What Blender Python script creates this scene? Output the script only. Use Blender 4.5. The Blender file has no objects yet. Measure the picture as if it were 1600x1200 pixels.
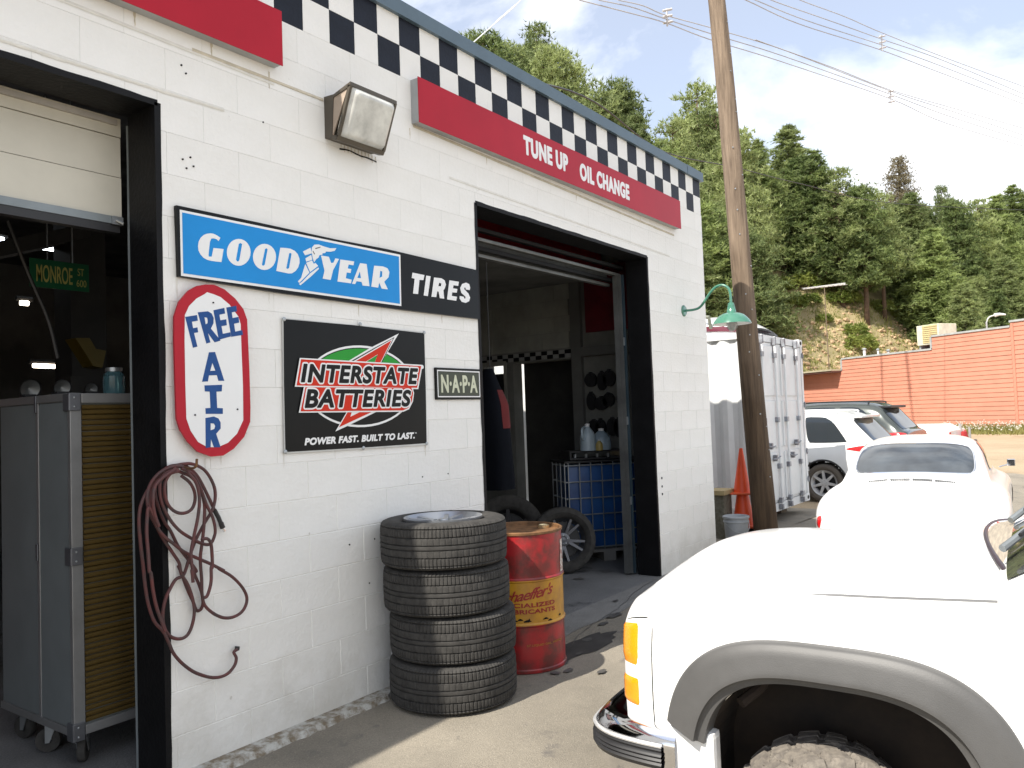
import bpy, bmesh, math, random
from math import sin, cos, pi, radians, sqrt, atan2
from mathutils import Vector, Matrix, noise
random.seed(7)
scene = bpy.context.scene
# ------------------------------------------------------------------ camera
FOC = 1248.0
YAW, PITCH, ROLL = radians(54.21), radians(2.36), radians(-2.08)
CAM = Vector((0, -3.507, 1.62))
FWD = Vector((sin(YAW)*cos(PITCH), cos(YAW)*cos(PITCH), sin(PITCH)))
_r0 = Vector((cos(YAW), -sin(YAW), 0)); _u0 = _r0.cross(FWD)
RGT = cos(ROLL)*_r0 + sin(ROLL)*_u0
UPV = -sin(ROLL)*_r0 + cos(ROLL)*_u0
cd = bpy.data.cameras.new('camera'); cam = bpy.data.objects.new('camera', cd)
scene.collection.objects.link(cam); scene.camera = cam
cd.sensor_width = 36; cd.lens = 36*FOC/1600; cd.clip_end = 3000; cd.clip_start = .05
mw = Matrix((RGT, UPV, -FWD)).transposed().to_4x4(); mw.translation = CAM; cam.matrix_world = mw
# ------------------------------------------------------------------ light
SUN = Vector((-.85, .13, 1.0)).normalized()
EL = math.asin(SUN.z); AZ = atan2(SUN.x, SUN.y)
sl = bpy.data.lights.new('sun', 'SUN'); sl.energy = 5.0; sl.angle = radians(.5); sl.color = (1, .945, .85)
so = bpy.data.objects.new('sun', sl); scene.collection.objects.link(so)
so.rotation_euler = (-SUN).to_track_quat('-Z', 'Y').to_euler(); so.location = (0, 0, 30)
W = bpy.data.worlds.new('World'); scene.world = W; W.use_nodes = True
nt = W.node_tree; N = nt.nodes; L = nt.links; bg = N['Background']
sky = N.new('ShaderNodeTexSky'); sky.sky_type = 'NISHITA'; sky.sun_disc = False
sky.sun_elevation = EL; sky.sun_rotation = AZ; sky.altitude = 2400; sky.dust_density = 1.2; sky.ozone_density = .5
bg.inputs['Strength'].default_value = .15
tc = N.new('ShaderNodeTexCoord'); sep = N.new('ShaderNodeSeparateXYZ'); L.new(tc.outputs['Generated'], sep.inputs[0])
mz = N.new('ShaderNodeMath'); mz.operation = 'MAXIMUM'; mz.inputs[1].default_value = .0; L.new(sep.outputs[2], mz.inputs[0])
ad = N.new('ShaderNodeMath'); ad.operation = 'ADD'; ad.inputs[1].default_value = .22; L.new(mz.outputs[0], ad.inputs[0])
dv = N.new('ShaderNodeVectorMath'); dv.operation = 'DIVIDE'
cb = N.new('ShaderNodeCombineXYZ')
for i in range(3): L.new(ad.outputs[0], cb.inputs[i])
L.new(tc.outputs['Generated'], dv.inputs[0]); L.new(cb.outputs[0], dv.inputs[1])
mp = N.new('ShaderNodeMapping'); mp.inputs['Location'].default_value = (3.1, 1.7, 0); L.new(dv.outputs[0], mp.inputs[0])
nz = N.new('ShaderNodeTexNoise'); nz.inputs['Scale'].default_value = 1.15; nz.inputs['Detail'].default_value = 9
nz.inputs['Roughness'].default_value = .56; nz.inputs['Distortion'].default_value = .35; L.new(mp.outputs[0], nz.inputs['Vector'])
rp = N.new('ShaderNodeValToRGB'); rp.color_ramp.elements[0].position = .425; rp.color_ramp.elements[1].position = .535; rp.color_ramp.elements[0].color = (.33, .33, .33, 1)
L.new(nz.outputs['Fac'], rp.inputs[0])
mxc = N.new('ShaderNodeMix'); mxc.data_type = 'RGBA'; mxc.inputs[7].default_value = (6.2, 6.35, 6.6, 1)
L.new(rp.outputs[0], mxc.inputs[0]); L.new(sky.outputs[0], mxc.inputs[6]); L.new(mxc.outputs[2], bg.inputs['Color'])
scene.view_settings.view_transform = 'Standard'; scene.view_settings.look = 'None'
scene.view_settings.gamma = 1; scene.view_settings.use_curve_mapping = False
scene.view_settings.exposure = 0.62

# ------------------------------------------------------------------ helpers
def ray(px, py): return FWD + RGT*((px-800)/FOC) - UPV*((py-600)/FOC)
def on_y(px, py, y=0.0):
    d = ray(px, py); t = (y-CAM.y)/d.y; return CAM + d*t
def on_x(px, py, x=0.0):
    d = ray(px, py); t = (x-CAM.x)/d.x; return CAM + d*t
def along(px, py, D): return CAM + ray(px, py)*D
COL = scene.collection
MC = {}
def mat(name, col, rough=.6, metal=0.0, var=.12, scale=3.0, bump=0.0, bscale=60.0, col2=None, spec=None, coat=0.0, streak=False, detail=6, lo=.35, hi=.65, trans=0.0, ior=1.45, emit=None, alpha=1.0, sub=0.0):
    if name in MC: return MC[name]
    m = bpy.data.materials.new(name); m.use_nodes = True; t = m.node_tree; p = t.nodes['Principled BSDF']
    MC[name] = m
    c = (col[0], col[1], col[2], 1)
    p.inputs['Roughness'].default_value = rough; p.inputs['Metallic'].default_value = metal
    if spec is not None: p.inputs['Specular IOR Level'].default_value = spec
    if coat: p.inputs['Coat Weight'].default_value = coat; p.inputs['Coat Roughness'].default_value = .04
    if trans: p.inputs['Transmission Weight'].default_value = trans; p.inputs['IOR'].default_value = ior
    if emit: p.inputs['Emission Color'].default_value = (*emit[:3], 1); p.inputs['Emission Strength'].default_value = emit[3]
    tx = t.nodes.new('ShaderNodeTexCoord')
    src = tx.outputs['Object']
    if streak:
        mpn = t.nodes.new('ShaderNodeMapping'); mpn.inputs['Scale'].default_value = streak; t.links.new(src, mpn.inputs[0]); src = mpn.outputs[0]
    n = t.nodes.new('ShaderNodeTexNoise'); n.inputs['Scale'].default_value = scale; n.inputs['Detail'].default_value = detail; n.inputs['Roughness'].default_value = .62
    t.links.new(src, n.inputs['Vector'])
    r = t.nodes.new('ShaderNodeValToRGB'); r.color_ramp.elements[0].position = lo; r.color_ramp.elements[1].position = hi
    c2 = col2 if col2 else tuple(x*(1-var*2) for x in col)
    r.color_ramp.elements[0].color = (*c2, 1); r.color_ramp.elements[1].color = c
    t.links.new(n.outputs['Fac'], r.inputs[0]); t.links.new(r.outputs[0], p.inputs['Base Color'])
    if bump:
        n2 = t.nodes.new('ShaderNodeTexNoise'); n2.inputs['Scale'].default_value = bscale; n2.inputs['Detail'].default_value = 5
        t.links.new(src, n2.inputs['Vector'])
        b = t.nodes.new('ShaderNodeBump'); b.inputs['Strength'].default_value = bump; b.inputs['Distance'].default_value = .01
        t.links.new(n2.outputs['Fac'], b.inputs['Height']); t.links.new(b.outputs[0], p.inputs['Normal'])
    return m

def link(o, parent=None):
    COL.objects.link(o)
    if parent is not None: o.parent = parent
    return o
def thing(name, label, cat, loc=(0, 0, 0), rz=0, group=None, kind=None):
    o = bpy.data.objects.new(name, None); o.empty_display_size = .1; COL.objects.link(o)
    o.location = loc; o.rotation_euler = (0, 0, rz); o['label'] = label; o['category'] = cat
    if group: o['group'] = group
    if kind: o['kind'] = kind
    return o
def tag(o, label=None, cat=None, group=None, kind=None):
    if label: o['label'] = label
    if cat: o['category'] = cat
    if group: o['group'] = group
    if kind: o['kind'] = kind
    return o
def wmat(o):
    m = Matrix.Identity(4); c = []
    while o is not None: c.append(o); o = o.parent
    for q in reversed(c): m = m @ (Matrix.Translation(q.location) @ q.rotation_euler.to_matrix().to_4x4() @ Matrix.Diagonal((*q.scale, 1)))
    return m
class MB:
    def __init__(s): s.v = []; s.f = []
    def add(s, vs, fs):
        n = len(s.v); s.v += [tuple(v) for v in vs]; s.f += [tuple(n+i for i in f) for f in fs]; return s
    def box(s, a, b, rot=None, c=None):
        x0, y0, z0 = a; x1, y1, z1 = b
        vs = [Vector(p) for p in ((x0,y0,z0),(x1,y0,z0),(x1,y1,z0),(x0,y1,z0),(x0,y0,z1),(x1,y0,z1),(x1,y1,z1),(x0,y1,z1))]
        if rot is not None:
            cc = Vector(c) if c else Vector(((x0+x1)/2, (y0+y1)/2, (z0+z1)/2))
            vs = [cc + rot @ (v-cc) for v in vs]
        return s.add(vs, [(0,3,2,1),(4,5,6,7),(0,1,5,4),(1,2,6,5),(2,3,7,6),(3,0,4,7)])
    def bbox(s, a, b, r=.01):   # box with chamfered edges
        bm = bmesh.new(); x0,y0,z0 = a; x1,y1,z1 = b
        vs = [bm.verts.new(p) for p in ((x0,y0,z0),(x1,y0,z0),(x1,y1,z0),(x0,y1,z0),(x0,y0,z1),(x1,y0,z1),(x1,y1,z1),(x0,y1,z1))]
        for f in [(0,3,2,1),(4,5,6,7),(0,1,5,4),(1,2,6,5),(2,3,7,6),(3,0,4,7)]: bm.faces.new([vs[i] for i in f])
        bmesh.ops.bevel(bm, geom=bm.edges[:], offset=r, segments=2, affect='EDGES', profile=.6)
        bm.verts.index_update()
        s.add([v.co.copy() for v in bm.verts], [[v.index for v in f.verts] for f in bm.faces]); bm.free(); return s
    def prism(s, pts, d):       # pts 3D polygon, extruded by vector d
        d = Vector(d); n = len(pts); vs = [Vector(p) for p in pts] + [Vector(p)+d for p in pts]
        return s.add(vs, [tuple(range(n-1, -1, -1)), tuple(range(n, 2*n))] + [(i, (i+1) % n, n+(i+1) % n, n+i) for i in range(n)])
    def tube(s, pts, r, n=8, cap=True, r1=None):
        pts = [Vector(p) for p in pts]; m = len(pts); vs = []; up = Vector((0, 0, 1))
        t0 = (pts[1]-pts[0]).normalized()
        if abs(t0.dot(up)) > .95: up = Vector((0, 1, 0))
        a = t0.cross(up).normalized()
        for i, p in enumerate(pts):
            t = (pts[min(i+1, m-1)]-pts[max(i-1, 0)]).normalized()
            a = (a - t*a.dot(t)).normalized(); b = t.cross(a)
            rr = r if r1 is None else r+(r1-r)*i/(m-1)
            for k in range(n):
                an = 2*pi*k/n; vs.append(p + a*cos(an)*rr + b*sin(an)*rr)
        fs = [(i*n+k, i*n+(k+1) % n, (i+1)*n+(k+1) % n, (i+1)*n+k) for i in range(m-1) for k in range(n)]
        if cap: fs += [tuple(range(n-1, -1, -1)), tuple((m-1)*n+k for k in range(n))]
        return s.add(vs, fs)
    def lathe(s, prof, n=32, M=None, a0=0, a1=2*pi, close=False):  # prof (r,z); about z
        M = M or Matrix.Identity(4); full = abs(a1-a0-2*pi) < 1e-6; k = n if full else n+1
        vs = [M @ Vector((r*cos(a0+(a1-a0)*i/n), r*sin(a0+(a1-a0)*i/n), z)) for i in range(k) for r, z in prof]
        m = len(prof); fs = []
        for i in range(n):
            j = (i+1) % k
            for q in range(m-1 if not close else m):
                q2 = (q+1) % m
                fs.append((i*m+q, j*m+q, j*m+q2, i*m+q2))
        return s.add(vs, fs)
    def cyl(s, p0, p1, r, n=16, r1=None): return s.tube([p0, p1], r, n, True, r1)
    def grid(s, fn, nu, nv, skip=None):
        vs = [fn(i/nu, j/nv) for i in range(nu+1) for j in range(nv+1)]
        fs = []
        for i in range(nu):
            for j in range(nv):
                f = (i*(nv+1)+j, (i+1)*(nv+1)+j, (i+1)*(nv+1)+j+1, i*(nv+1)+j+1)
                if skip and skip([Vector(vs[q]) for q in f]): continue
                fs.append(f)
        return s.add(vs, fs)
    def mesh(s, name, m=None, smooth=False, autosm=None):
        me = bpy.data.meshes.new(name); me.from_pydata([tuple(v) for v in s.v], [], s.f); me.update()
        if m: me.materials.append(m)
        if smooth:
            for p in me.polygons: p.use_smooth = True
            if autosm is not None:
                me.set_sharp_from_angle(angle=radians(autosm))
        return me
    def build(s, name, m, parent=None, smooth=False, world=False, autosm=35, fixn=False):
        if world and parent is not None:
            inv = wmat(parent).inverted(); s.v = [tuple(inv @ Vector(v)) for v in s.v]
        me = s.mesh(name, m, False)
        if fixn:
            bm = bmesh.new(); bm.from_mesh(me); bmesh.ops.recalc_face_normals(bm, faces=bm.faces[:]); bm.to_mesh(me); bm.free()
        if smooth:
            for p in me.polygons: p.use_smooth = True
            if autosm: me.set_sharp_from_angle(angle=radians(autosm))
        return link(bpy.data.objects.new(name, me), parent)
def copy_tree(o, parent=None, loc=None, rot=None):
    c = o.copy(); COL.objects.link(c); c.parent = parent
    if loc is not None: c.location = loc
    if rot is not None: c.rotation_euler = rot
    for ch in list(o.children): copy_tree(ch, c)
    return c
def cr(p0, p1, p2, p3, t):
    return p1*1.0 + (p2-p0)*(.5*t) + (p0*2-p1*5+p2*4-p3)*(.5*t*t) + (p1*3-p0-p2*3+p3)*(.5*t*t*t)
def spline(pts, k=6, closed=False):
    P = [Vector(p) for p in pts]; n = len(P); out = []
    for i in range(n if closed else n-1):
        if closed: a, b, c, d = P[i-1], P[i], P[(i+1) % n], P[(i+2) % n]
        else: b, c = P[i], P[i+1]; a = P[i-1] if i else b*2-c; d = P[i+2] if i+2 < n else c*2-b
        for j in range(k): out.append(cr(a, b, c, d, j/k))
    if not closed: out.append(P[-1])
    return out
def flat_shape(name, loops, m, parent, y=-.001, th=.0008):   # loops of (x,z) on the facade; even-odd holes
    cu = bpy.data.curves.new('tmp', 'CURVE'); cu.dimensions = '2D'; cu.fill_mode = 'BOTH'; cu.extrude = th/2
    for lp in loops:
        sp = cu.splines.new('POLY'); sp.points.add(len(lp)-1)
        for i, (x, z) in enumerate(lp): sp.points[i].co = (x, z, 0, 1)
        sp.use_cyclic_u = True
    return _curve_to(cu, name, m, parent, lambda v: Vector((v.x, y-v.z, v.y)))
def _curve_to(cu, name, m, parent, fn, world=True):
    o = bpy.data.objects.new('tmp', cu); COL.objects.link(o)
    dg = bpy.context.evaluated_depsgraph_get(); dg.update()
    me = bpy.data.meshes.new_from_object(o.evaluated_get(dg)); bpy.data.objects.remove(o); bpy.data.curves.remove(cu)
    inv = wmat(parent).inverted() if (parent is not None and world) else Matrix.Identity(4)
    for v in me.vertices: v.co = inv @ fn(v.co)
    me.materials.clear(); me.materials.append(m); me.name = name
    return link(bpy.data.objects.new(name, me), parent)
def text(name, body, m, parent, x0, x1, z0, z1, y=-.002, bold=.02, shear=0.0, th=.001, fn=None, space=1.0, world=True, grow=0.0):
    cu = bpy.data.curves.new('tmp', 'FONT'); cu.body = body; cu.size = 1; cu.offset = bold; cu.shear = shear; cu.extrude = th/2; cu.space_character = space
    cu.resolution_u = 6
    # bounds from the text without growth, so that halos stay aligned with their letters
    c2 = cu.copy(); c2.offset = bold-grow
    o = bpy.data.objects.new('tmp2', c2); COL.objects.link(o); dg = bpy.context.evaluated_depsgraph_get(); dg.update()
    me = bpy.data.meshes.new_from_object(o.evaluated_get(dg)); xs = [v.co.x for v in me.vertices]; ys = [v.co.y for v in me.vertices]
    bpy.data.objects.remove(o); bpy.data.curves.remove(c2); bpy.data.meshes.remove(me)
    ax, bx, ay, by = min(xs), max(xs), min(ys), max(ys)
    f = fn or (lambda a, b, c: Vector((a, y-c, b)))
    return _curve_to(cu, name, m, parent, lambda v: f(x0+(v.x-ax)/(bx-ax)*(x1-x0), z0+(v.y-ay)/(by-ay)*(z1-z0), v.z), world)
def thicken(o, r, n=12):     # bolder lettering: merged copies pushed out round a small circle
    me = o.data; vs = [v.co.copy() for v in me.vertices]; fs = [tuple(p.vertices) for p in me.polygons]
    V = []; F = []
    for k in range(n+1):
        d = Vector((0, -.0001, 0)) if k == n else Vector((r*cos(2*pi*k/n), .00006*k, r*sin(2*pi*k/n)))
        b = len(V); V += [v+d for v in vs]; F += [tuple(b+i for i in f) for f in fs]
    m2 = bpy.data.meshes.new(me.name); m2.from_pydata(V, [], F); m2.materials.append(me.materials[0]); o.data = m2; return o
def sm(a, b, x):
    t = min(1, max(0, (x-a)/(b-a))); return t*t*(3-2*t)

# ------------------------------------------------------------------ materials
M_white = mat('painted_block', (.81, .80, .77), .55, var=.035, scale=1.7, bump=.35, bscale=38, col2=(.745, .735, .695), lo=.3, hi=.6)
M_mortar = mat('painted_mortar', (.74, .74, .725), .6, var=.04, scale=5)
M_check = mat('navy_black_paint', (.009, .012, .022), .5, spec=.25, var=.2, scale=9, bump=.2, bscale=45)
M_black = mat('black_paint', (.007, .007, .008), .55, spec=.2, var=.25, scale=5, bump=.25, bscale=50)
M_red = mat('red_sign_paint', (.42, .010, .026), .4, spec=.22, var=.05, scale=3)
M_edge = mat('sign_edge_metal', (.42, .43, .43), .45, .3)
M_fascia = mat('slate_blue_fascia', (.10, .15, .19), .45, var=.08)
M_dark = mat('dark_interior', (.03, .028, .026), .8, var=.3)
M_conc = mat('concrete_floor', (.30, .31, .31), .75, var=.25, scale=1.6, bump=.2, bscale=90)
M_steel = mat('galvanised_steel', (.42, .44, .45), .38, .8, var=.1)
M_chrome = mat('chrome', (.75, .75, .76), .07, 1.0, var=.02)
M_rubber = mat('tire_rubber', (.058, .055, .051), .8, spec=.25, var=.2, scale=20, bump=.1, bscale=200)
M_rubber2 = mat('dusty_tire_rubber', (.21, .185, .155), .9, scale=30, col2=(.13, .115, .10), lo=.4, hi=.6)
M_alloy = mat('alloy_wheel', (.42, .43, .45), .3, .85, var=.05)
M_carwhite = mat('white_car_paint', (.82, .82, .81), .3, var=.01, coat=.6)
M_glassdark = mat('car_glass', (.02, .025, .03), .04, var=.02, spec=.5, coat=.2)
M_blackpl = mat('black_plastic', (.02, .02, .022), .45, var=.1)
M_grayflare = mat('grey_flare_plastic', (.085, .083, .081), .5, var=.1, scale=4, bump=.1, bscale=300)
M_amber = mat('amber_lens', (.95, .32, .01), .12, var=.05, coat=1, bump=.3, bscale=120)
M_redlens = mat('red_lens', (.5, .01, .012), .15, var=.1, coat=1)
M_signwhite = mat('sign_white', (.80, .80, .79), .3, var=.02)
M_signblack = mat('sign_black', (.007, .007, .007), .3, spec=.18, var=.15, scale=3)
M_blue = mat('sign_sky_blue', (.014, .26, .66), .35, spec=.2, var=.04)
M_rust = mat('rusty_metal', (.24, .12, .05), .7, .2, var=.3, scale=14)

# ------------------------------------------------------------------ ground and terrain
def gz(x, y):
    a = .16*sm(.9, 3.0, -y); b = .09*sm(9, 13.5, x)
    return -max(a, b)
def hill(x, y):
    v = Vector((x, y, 0))-Vector((CAM.x, CAM.y, 0)); d = Vector((sin(YAW), cos(YAW), 0)); r = Vector((cos(YAW), -sin(YAW), 0))
    D = v.dot(d); lt = v.dot(r)
    if D < 5: return -.5
    q = lt/D
    D0 = 37 + 62*max(0, q-.02)**1.08 if q > .02 else 37
    s = D-D0
    if s < 0: return -.3
    S = .62; top = 62-18*sm(.1, .6, q)
    h = S*min(s, top) + (max(0, s-top)*.12)
    h *= sm(-.3, 3, s)
    n = noise.fractal(Vector((x*.08, y*.08, 1.3)), 1, 2, 4)
    return h + n*1.6*sm(0, 8, s) + noise.noise(Vector((x*.6, y*.6, 5)))*.3*sm(0, 3, s)
def ground_mat(name, c1, c2, c3, s1=.9, s2=14, rough=.9, spots=None):
    m = bpy.data.materials.new(name); m.use_nodes = True; t = m.node_tree; p = t.nodes['Principled BSDF']; p.inputs['Roughness'].default_value = rough
    tx = t.nodes.new('ShaderNodeTexCoord')
    def nz_(sc, lo, hi, a, b, det=8, rg=.65):
        n = t.nodes.new('ShaderNodeTexNoise'); n.inputs['Scale'].default_value = sc; n.inputs['Detail'].default_value = det; n.inputs['Roughness'].default_value = rg
        t.links.new(tx.outputs['Object'], n.inputs['Vector']); r = t.nodes.new('ShaderNodeValToRGB')
        r.color_ramp.elements[0].position = lo; r.color_ramp.elements[1].position = hi
        r.color_ramp.elements[0].color = (*a, 1); r.color_ramp.elements[1].color = (*b, 1); t.links.new(n.outputs['Fac'], r.inputs[0]); return r, n
    A, _ = nz_(s1, .35, .65, c1, c2); B, nb = nz_(s2*10, .3, .75, (.72, .72, .72), (1.15, 1.15, 1.15), 3)
    mx = t.nodes.new('ShaderNodeMix'); mx.data_type = 'RGBA'; mx.blend_type = 'MULTIPLY'; mx.inputs[0].default_value = 1
    t.links.new(A.outputs[0], mx.inputs[6]); t.links.new(B.outputs[0], mx.inputs[7]); out = mx.outputs[2]
    C_, _ = nz_(s2*.16, .60, .68, (0, 0, 0), (1, 1, 1), 5)
    mx2 = t.nodes.new('ShaderNodeMix'); mx2.data_type = 'RGBA'; t.links.new(C_.outputs[0], mx2.inputs[0]); t.links.new(out, mx2.inputs[6]); mx2.inputs[7].default_value = (*c3, 1)
    out = mx2.outputs[2]
    # light aggregate specks
    vo = t.nodes.new('ShaderNodeTexVoronoi'); vo.inputs['Scale'].default_value = 55; t.links.new(tx.outputs['Object'], vo.inputs['Vector'])
    rv = t.nodes.new('ShaderNodeValToRGB'); rv.color_ramp.elements[0].position = .10; rv.color_ramp.elements[1].position = .2
    rv.color_ramp.elements[0].color = (.35, .35, .35, 1); rv.color_ramp.elements[1].color = (0, 0, 0, 1); t.links.new(vo.outputs['Distance'], rv.inputs[0])
    mx3 = t.nodes.new('ShaderNodeMix'); mx3.data_type = 'RGBA'; t.links.new(rv.outputs[0], mx3.inputs[0]); t.links.new(out, mx3.inputs[6]); mx3.inputs[7].default_value = tuple(min(1, q*1.7) for q in c2)+(1,)
    t.links.new(mx3.outputs[2], p.inputs['Base Color'])
    bp = t.nodes.new('ShaderNodeBump'); bp.inputs['Strength'].default_value = .8; bp.inputs['Distance'].default_value = .008
    t.links.new(nb.outputs['Fac'], bp.inputs['Height']); t.links.new(bp.outputs[0], p.inputs['Normal'])
    return m
M_asphalt = ground_mat('worn_asphalt', (.20, .178, .142), (.30, .265, .21), (.125, .113, .10))
M_dirt = ground_mat('dirt_lot', (.33, .25, .16), (.42, .33, .22), (.27, .20, .125), s1=.35, s2=3)
M_hill = ground_mat('hill_soil', (.24, .20, .10), (.38, .30, .16), (.20, .20, .07), s1=.35, s2=5)
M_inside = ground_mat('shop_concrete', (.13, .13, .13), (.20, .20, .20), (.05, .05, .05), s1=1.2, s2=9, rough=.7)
g = MB(); R_ = 900
xs = [-R_, -200, -60, -30, -20] + [-15+i*1.0 for i in range(40)] + [26, 30, 40, 60, 90, 140, 300, R_]
ys = [-R_, -200, -60, -30, -20] + [-12+i*.6 for i in range(34)] + [10, 14, 20, 30, 60, 90, 200, R_]
nx, ny = len(xs), len(ys)
g.add([(x, y, gz(x, y)-.02) for x in xs for y in ys], [(i*ny+j, (i+1)*ny+j, (i+1)*ny+j+1, i*ny+j+1) for i in range(nx-1) for j in range(ny-1)])
tag(g.build('ground', M_dirt, smooth=True, autosm=None), kind='structure')
xa = [-25+i*.5 for i in range(98)]; ya = [-16+i*.4 for i in range(41)]
g = MB()
def edge_x(y): return 22.5 + .8*sin(y*.7) + .6*noise.noise(Vector((y, 0, 3)))
vs = []
for i, x in enumerate(xa):
    for y in ya:
        X = min(x, edge_x(y)) if x > 10 else x
        vs.append((X, y, gz(X, y)-.004))
na = len(ya)
g.add(vs, [(i*na+j, (i+1)*na+j, (i+1)*na+j+1, i*na+j+1) for i in range(len(xa)-1) for j in range(na-1)])
# strip between building end and container
g.add([(8.72, 0, -.004), (13.8, 0, gz(13.8, 0)-.004), (13.8, 9, gz(13.8, 0)-.004), (8.72, 9, -.004)], [(0, 1, 2, 3)])
tag(g.build('asphalt_lot', M_asphalt, smooth=True, autosm=None), kind='structure')
M_apron = ground_mat('apron_concrete', (.17, .165, .155), (.25, .245, .235), (.09, .088, .085), s1=1.5, s2=10, rough=.8)
g = MB(); n = 40; vs = []
for i in range(n+1):
    x = 4.35+3.15*i/n; vs += [(x, .02, .002), (x, -.30-.05*noise.noise(Vector((x*2, 0, 0)))-.02*noise.noise(Vector((x*9, 0, 2))), gz(x, -.3))]
g.add(vs, [(i*2, i*2+1, i*2+3, i*2+2) for i in range(n)]); tag(g.build('concrete_apron', M_apron), kind='structure')
M_oil = mat('oil_stain', (.055, .052, .05), .5, scale=25, col2=(.10, .095, .088), lo=.4, hi=.6)
random.seed(77)
def stain(cx_, cy_, rx_, ry_, z_, sd):
    g = MB(); m_ = 36; vs = [(cx_, cy_, z_)]
    for i in range(m_):
        a = 2*pi*i/m_; r = 1+.45*noise.noise(Vector((cos(a)*1.7, sin(a)*1.7, sd)))+.2*noise.noise(Vector((cos(a)*5, sin(a)*5, sd)))
        vs.append((cx_+rx_*r*cos(a), cy_+ry_*r*sin(a), z_))
    g.add(vs, [(0, i+1, (i+1) % m_+1) for i in range(m_)]); return g
k = 0
for (px, py, rx_, ry_) in ((925, 877, .10, .05), (948, 893, .07, .04), (905, 905, .05, .05), (960, 962, .10, .035), (942, 975, .06, .03), (918, 1000, .05, .03), (880, 1035, .05, .03), (888, 1048, .04, .025), (868, 1052, .03, .03), (905, 1022, .035, .02), (940, 1050, .05, .02), (962, 940, .04, .02)):
    d_ = ray(px, py); t_ = -CAM.z/d_.z; p = CAM+d_*t_; zz = gz(p.x, p.y)+(.005 if p.y > -.36 else .002)
    tag(stain(p.x, p.y, rx_, ry_, zz+.0004*k, k).build('oil_stain', M_oil), kind='structure'); k += 1
M_wet = mat('damp_asphalt', (.055, .050, .046), .55, var=.2, scale=9)
d_ = ray(905, 1012); p = CAM+d_*(-CAM.z/d_.z); tag(stain(p.x, p.y, .42, .13, gz(p.x, p.y)+.0008, 33).build('damp_patch', M_wet), kind='structure')
g = MB()
for pl in (((4.75, -.50), (5.2, -.34), (5.9, -.25), (6.6, -.08), (7.2, -.02)), ((5.3, -.62), (5.9, -.48), (6.5, -.42))):
    P_ = spline([(x, y, 0) for x, y in pl], 8)
    for i in range(len(P_)-1):
        a_, b_ = P_[i], P_[i+1]; w_ = .0028+.002*noise.noise(a_*4); j = Vector((0, .02*noise.noise(a_*7), 0)); j2 = Vector((0, .02*noise.noise(b_*7), 0))
        g.add([(a_.x, a_.y+j.y-w_, gz(a_.x, a_.y)+.0045), (b_.x, b_.y+j2.y-w_, gz(b_.x, b_.y)+.0045), (b_.x, b_.y+j2.y+w_, gz(b_.x, b_.y)+.0045), (a_.x, a_.y+j.y+w_, gz(a_.x, a_.y)+.0045)], [(0, 1, 2, 3)])
tag(g.build('pavement_crack', M_oil), kind='structure')
# painted parking line beside the container
g = MB(); g.add([(12.9, -.62, gz(12.9, 0)), (14.6, -.52, gz(14.6, 0)), (14.6, -.60, gz(14.6, 0)), (12.9, -.70, gz(12.9, 0))], [(3, 2, 1, 0)])
tag(g.build('parking_line', mat('line_paint', (.7, .7, .68), .7)), kind='structure')
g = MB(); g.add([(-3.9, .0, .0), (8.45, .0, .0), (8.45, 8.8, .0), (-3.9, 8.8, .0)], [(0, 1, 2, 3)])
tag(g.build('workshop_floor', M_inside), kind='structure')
# hillside
g = MB(); vs = []; nq, ns_ = 150, 130
dv_ = Vector((sin(YAW), cos(YAW), 0)); rv_ = Vector((cos(YAW), -sin(YAW), 0)); C0 = Vector((CAM.x, CAM.y, 0))
for i in range(nq+1):
    q = -.85 + 2.1*i/nq
    for j in range(ns_+1):
        D = 34 + 190*(j/ns_)**1.5; p = C0 + dv_*D + rv_*(q*D); vs.append((p.x, p.y, hill(p.x, p.y)))
g.add(vs, [(i*(ns_+1)+j, i*(ns_+1)+j+1, (i+1)*(ns_+1)+j+1, (i+1)*(ns_+1)+j) for i in range(nq) for j in range(ns_)])
tag(g.build('hillside', M_hill, smooth=True, autosm=None, fixn=False), kind='structure')

# ------------------------------------------------------------------ workshop building
B = thing('workshop_building', 'white painted block garage workshop with two open bays and a checkered parapet', 'garage', (2, 0, 0))
CH = .2032; Z0 = -.006; TOP = Z0+21*CH      # 4.261
BX0, BX1 = -4.0, 8.709; LINT = 3.17
b1 = (-.70, 2.07); b2 = (4.49, 7.25)
core = MB()
for (x0, x1, z0, z1) in ((BX0, b1[0], -.1, LINT), (b1[1], b2[0], -.1, LINT), (b2[1], BX1-.002, -.1, LINT), (BX0, BX1-.002, LINT, TOP-.01)):
    core.box((x0, .004, z0), (x1, .20, z1))
core.build('wall', M_white, B, world=True)
sw = MB()   # right side wall with two openings, left and rear walls
sw.box((8.505, .201, -.1), (8.705, 1.70, TOP-.01)); sw.box((8.505, 1.70, 2.32), (8.705, 9, TOP-.01))
sw.box((8.505, 2.60, -.1), (8.705, 2.74, 2.32)); sw.box((8.505, 2.74, -.1), (8.705, 3.06, .92)); sw.box((8.505, 3.06, -.1), (8.705, 9, 2.32))
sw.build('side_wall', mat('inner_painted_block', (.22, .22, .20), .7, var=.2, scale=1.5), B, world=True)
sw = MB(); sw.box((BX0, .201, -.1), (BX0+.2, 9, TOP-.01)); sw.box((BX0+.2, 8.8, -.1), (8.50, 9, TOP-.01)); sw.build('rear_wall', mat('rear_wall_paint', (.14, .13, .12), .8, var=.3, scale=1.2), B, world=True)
rf = MB(); rf.box((BX0, .201, TOP-.22), (BX1-.21, 8.79, TOP-.08)); rf.build('roof', mat('roof_deck', (.10, .095, .09), .9, var=.3), B, world=True)
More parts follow.
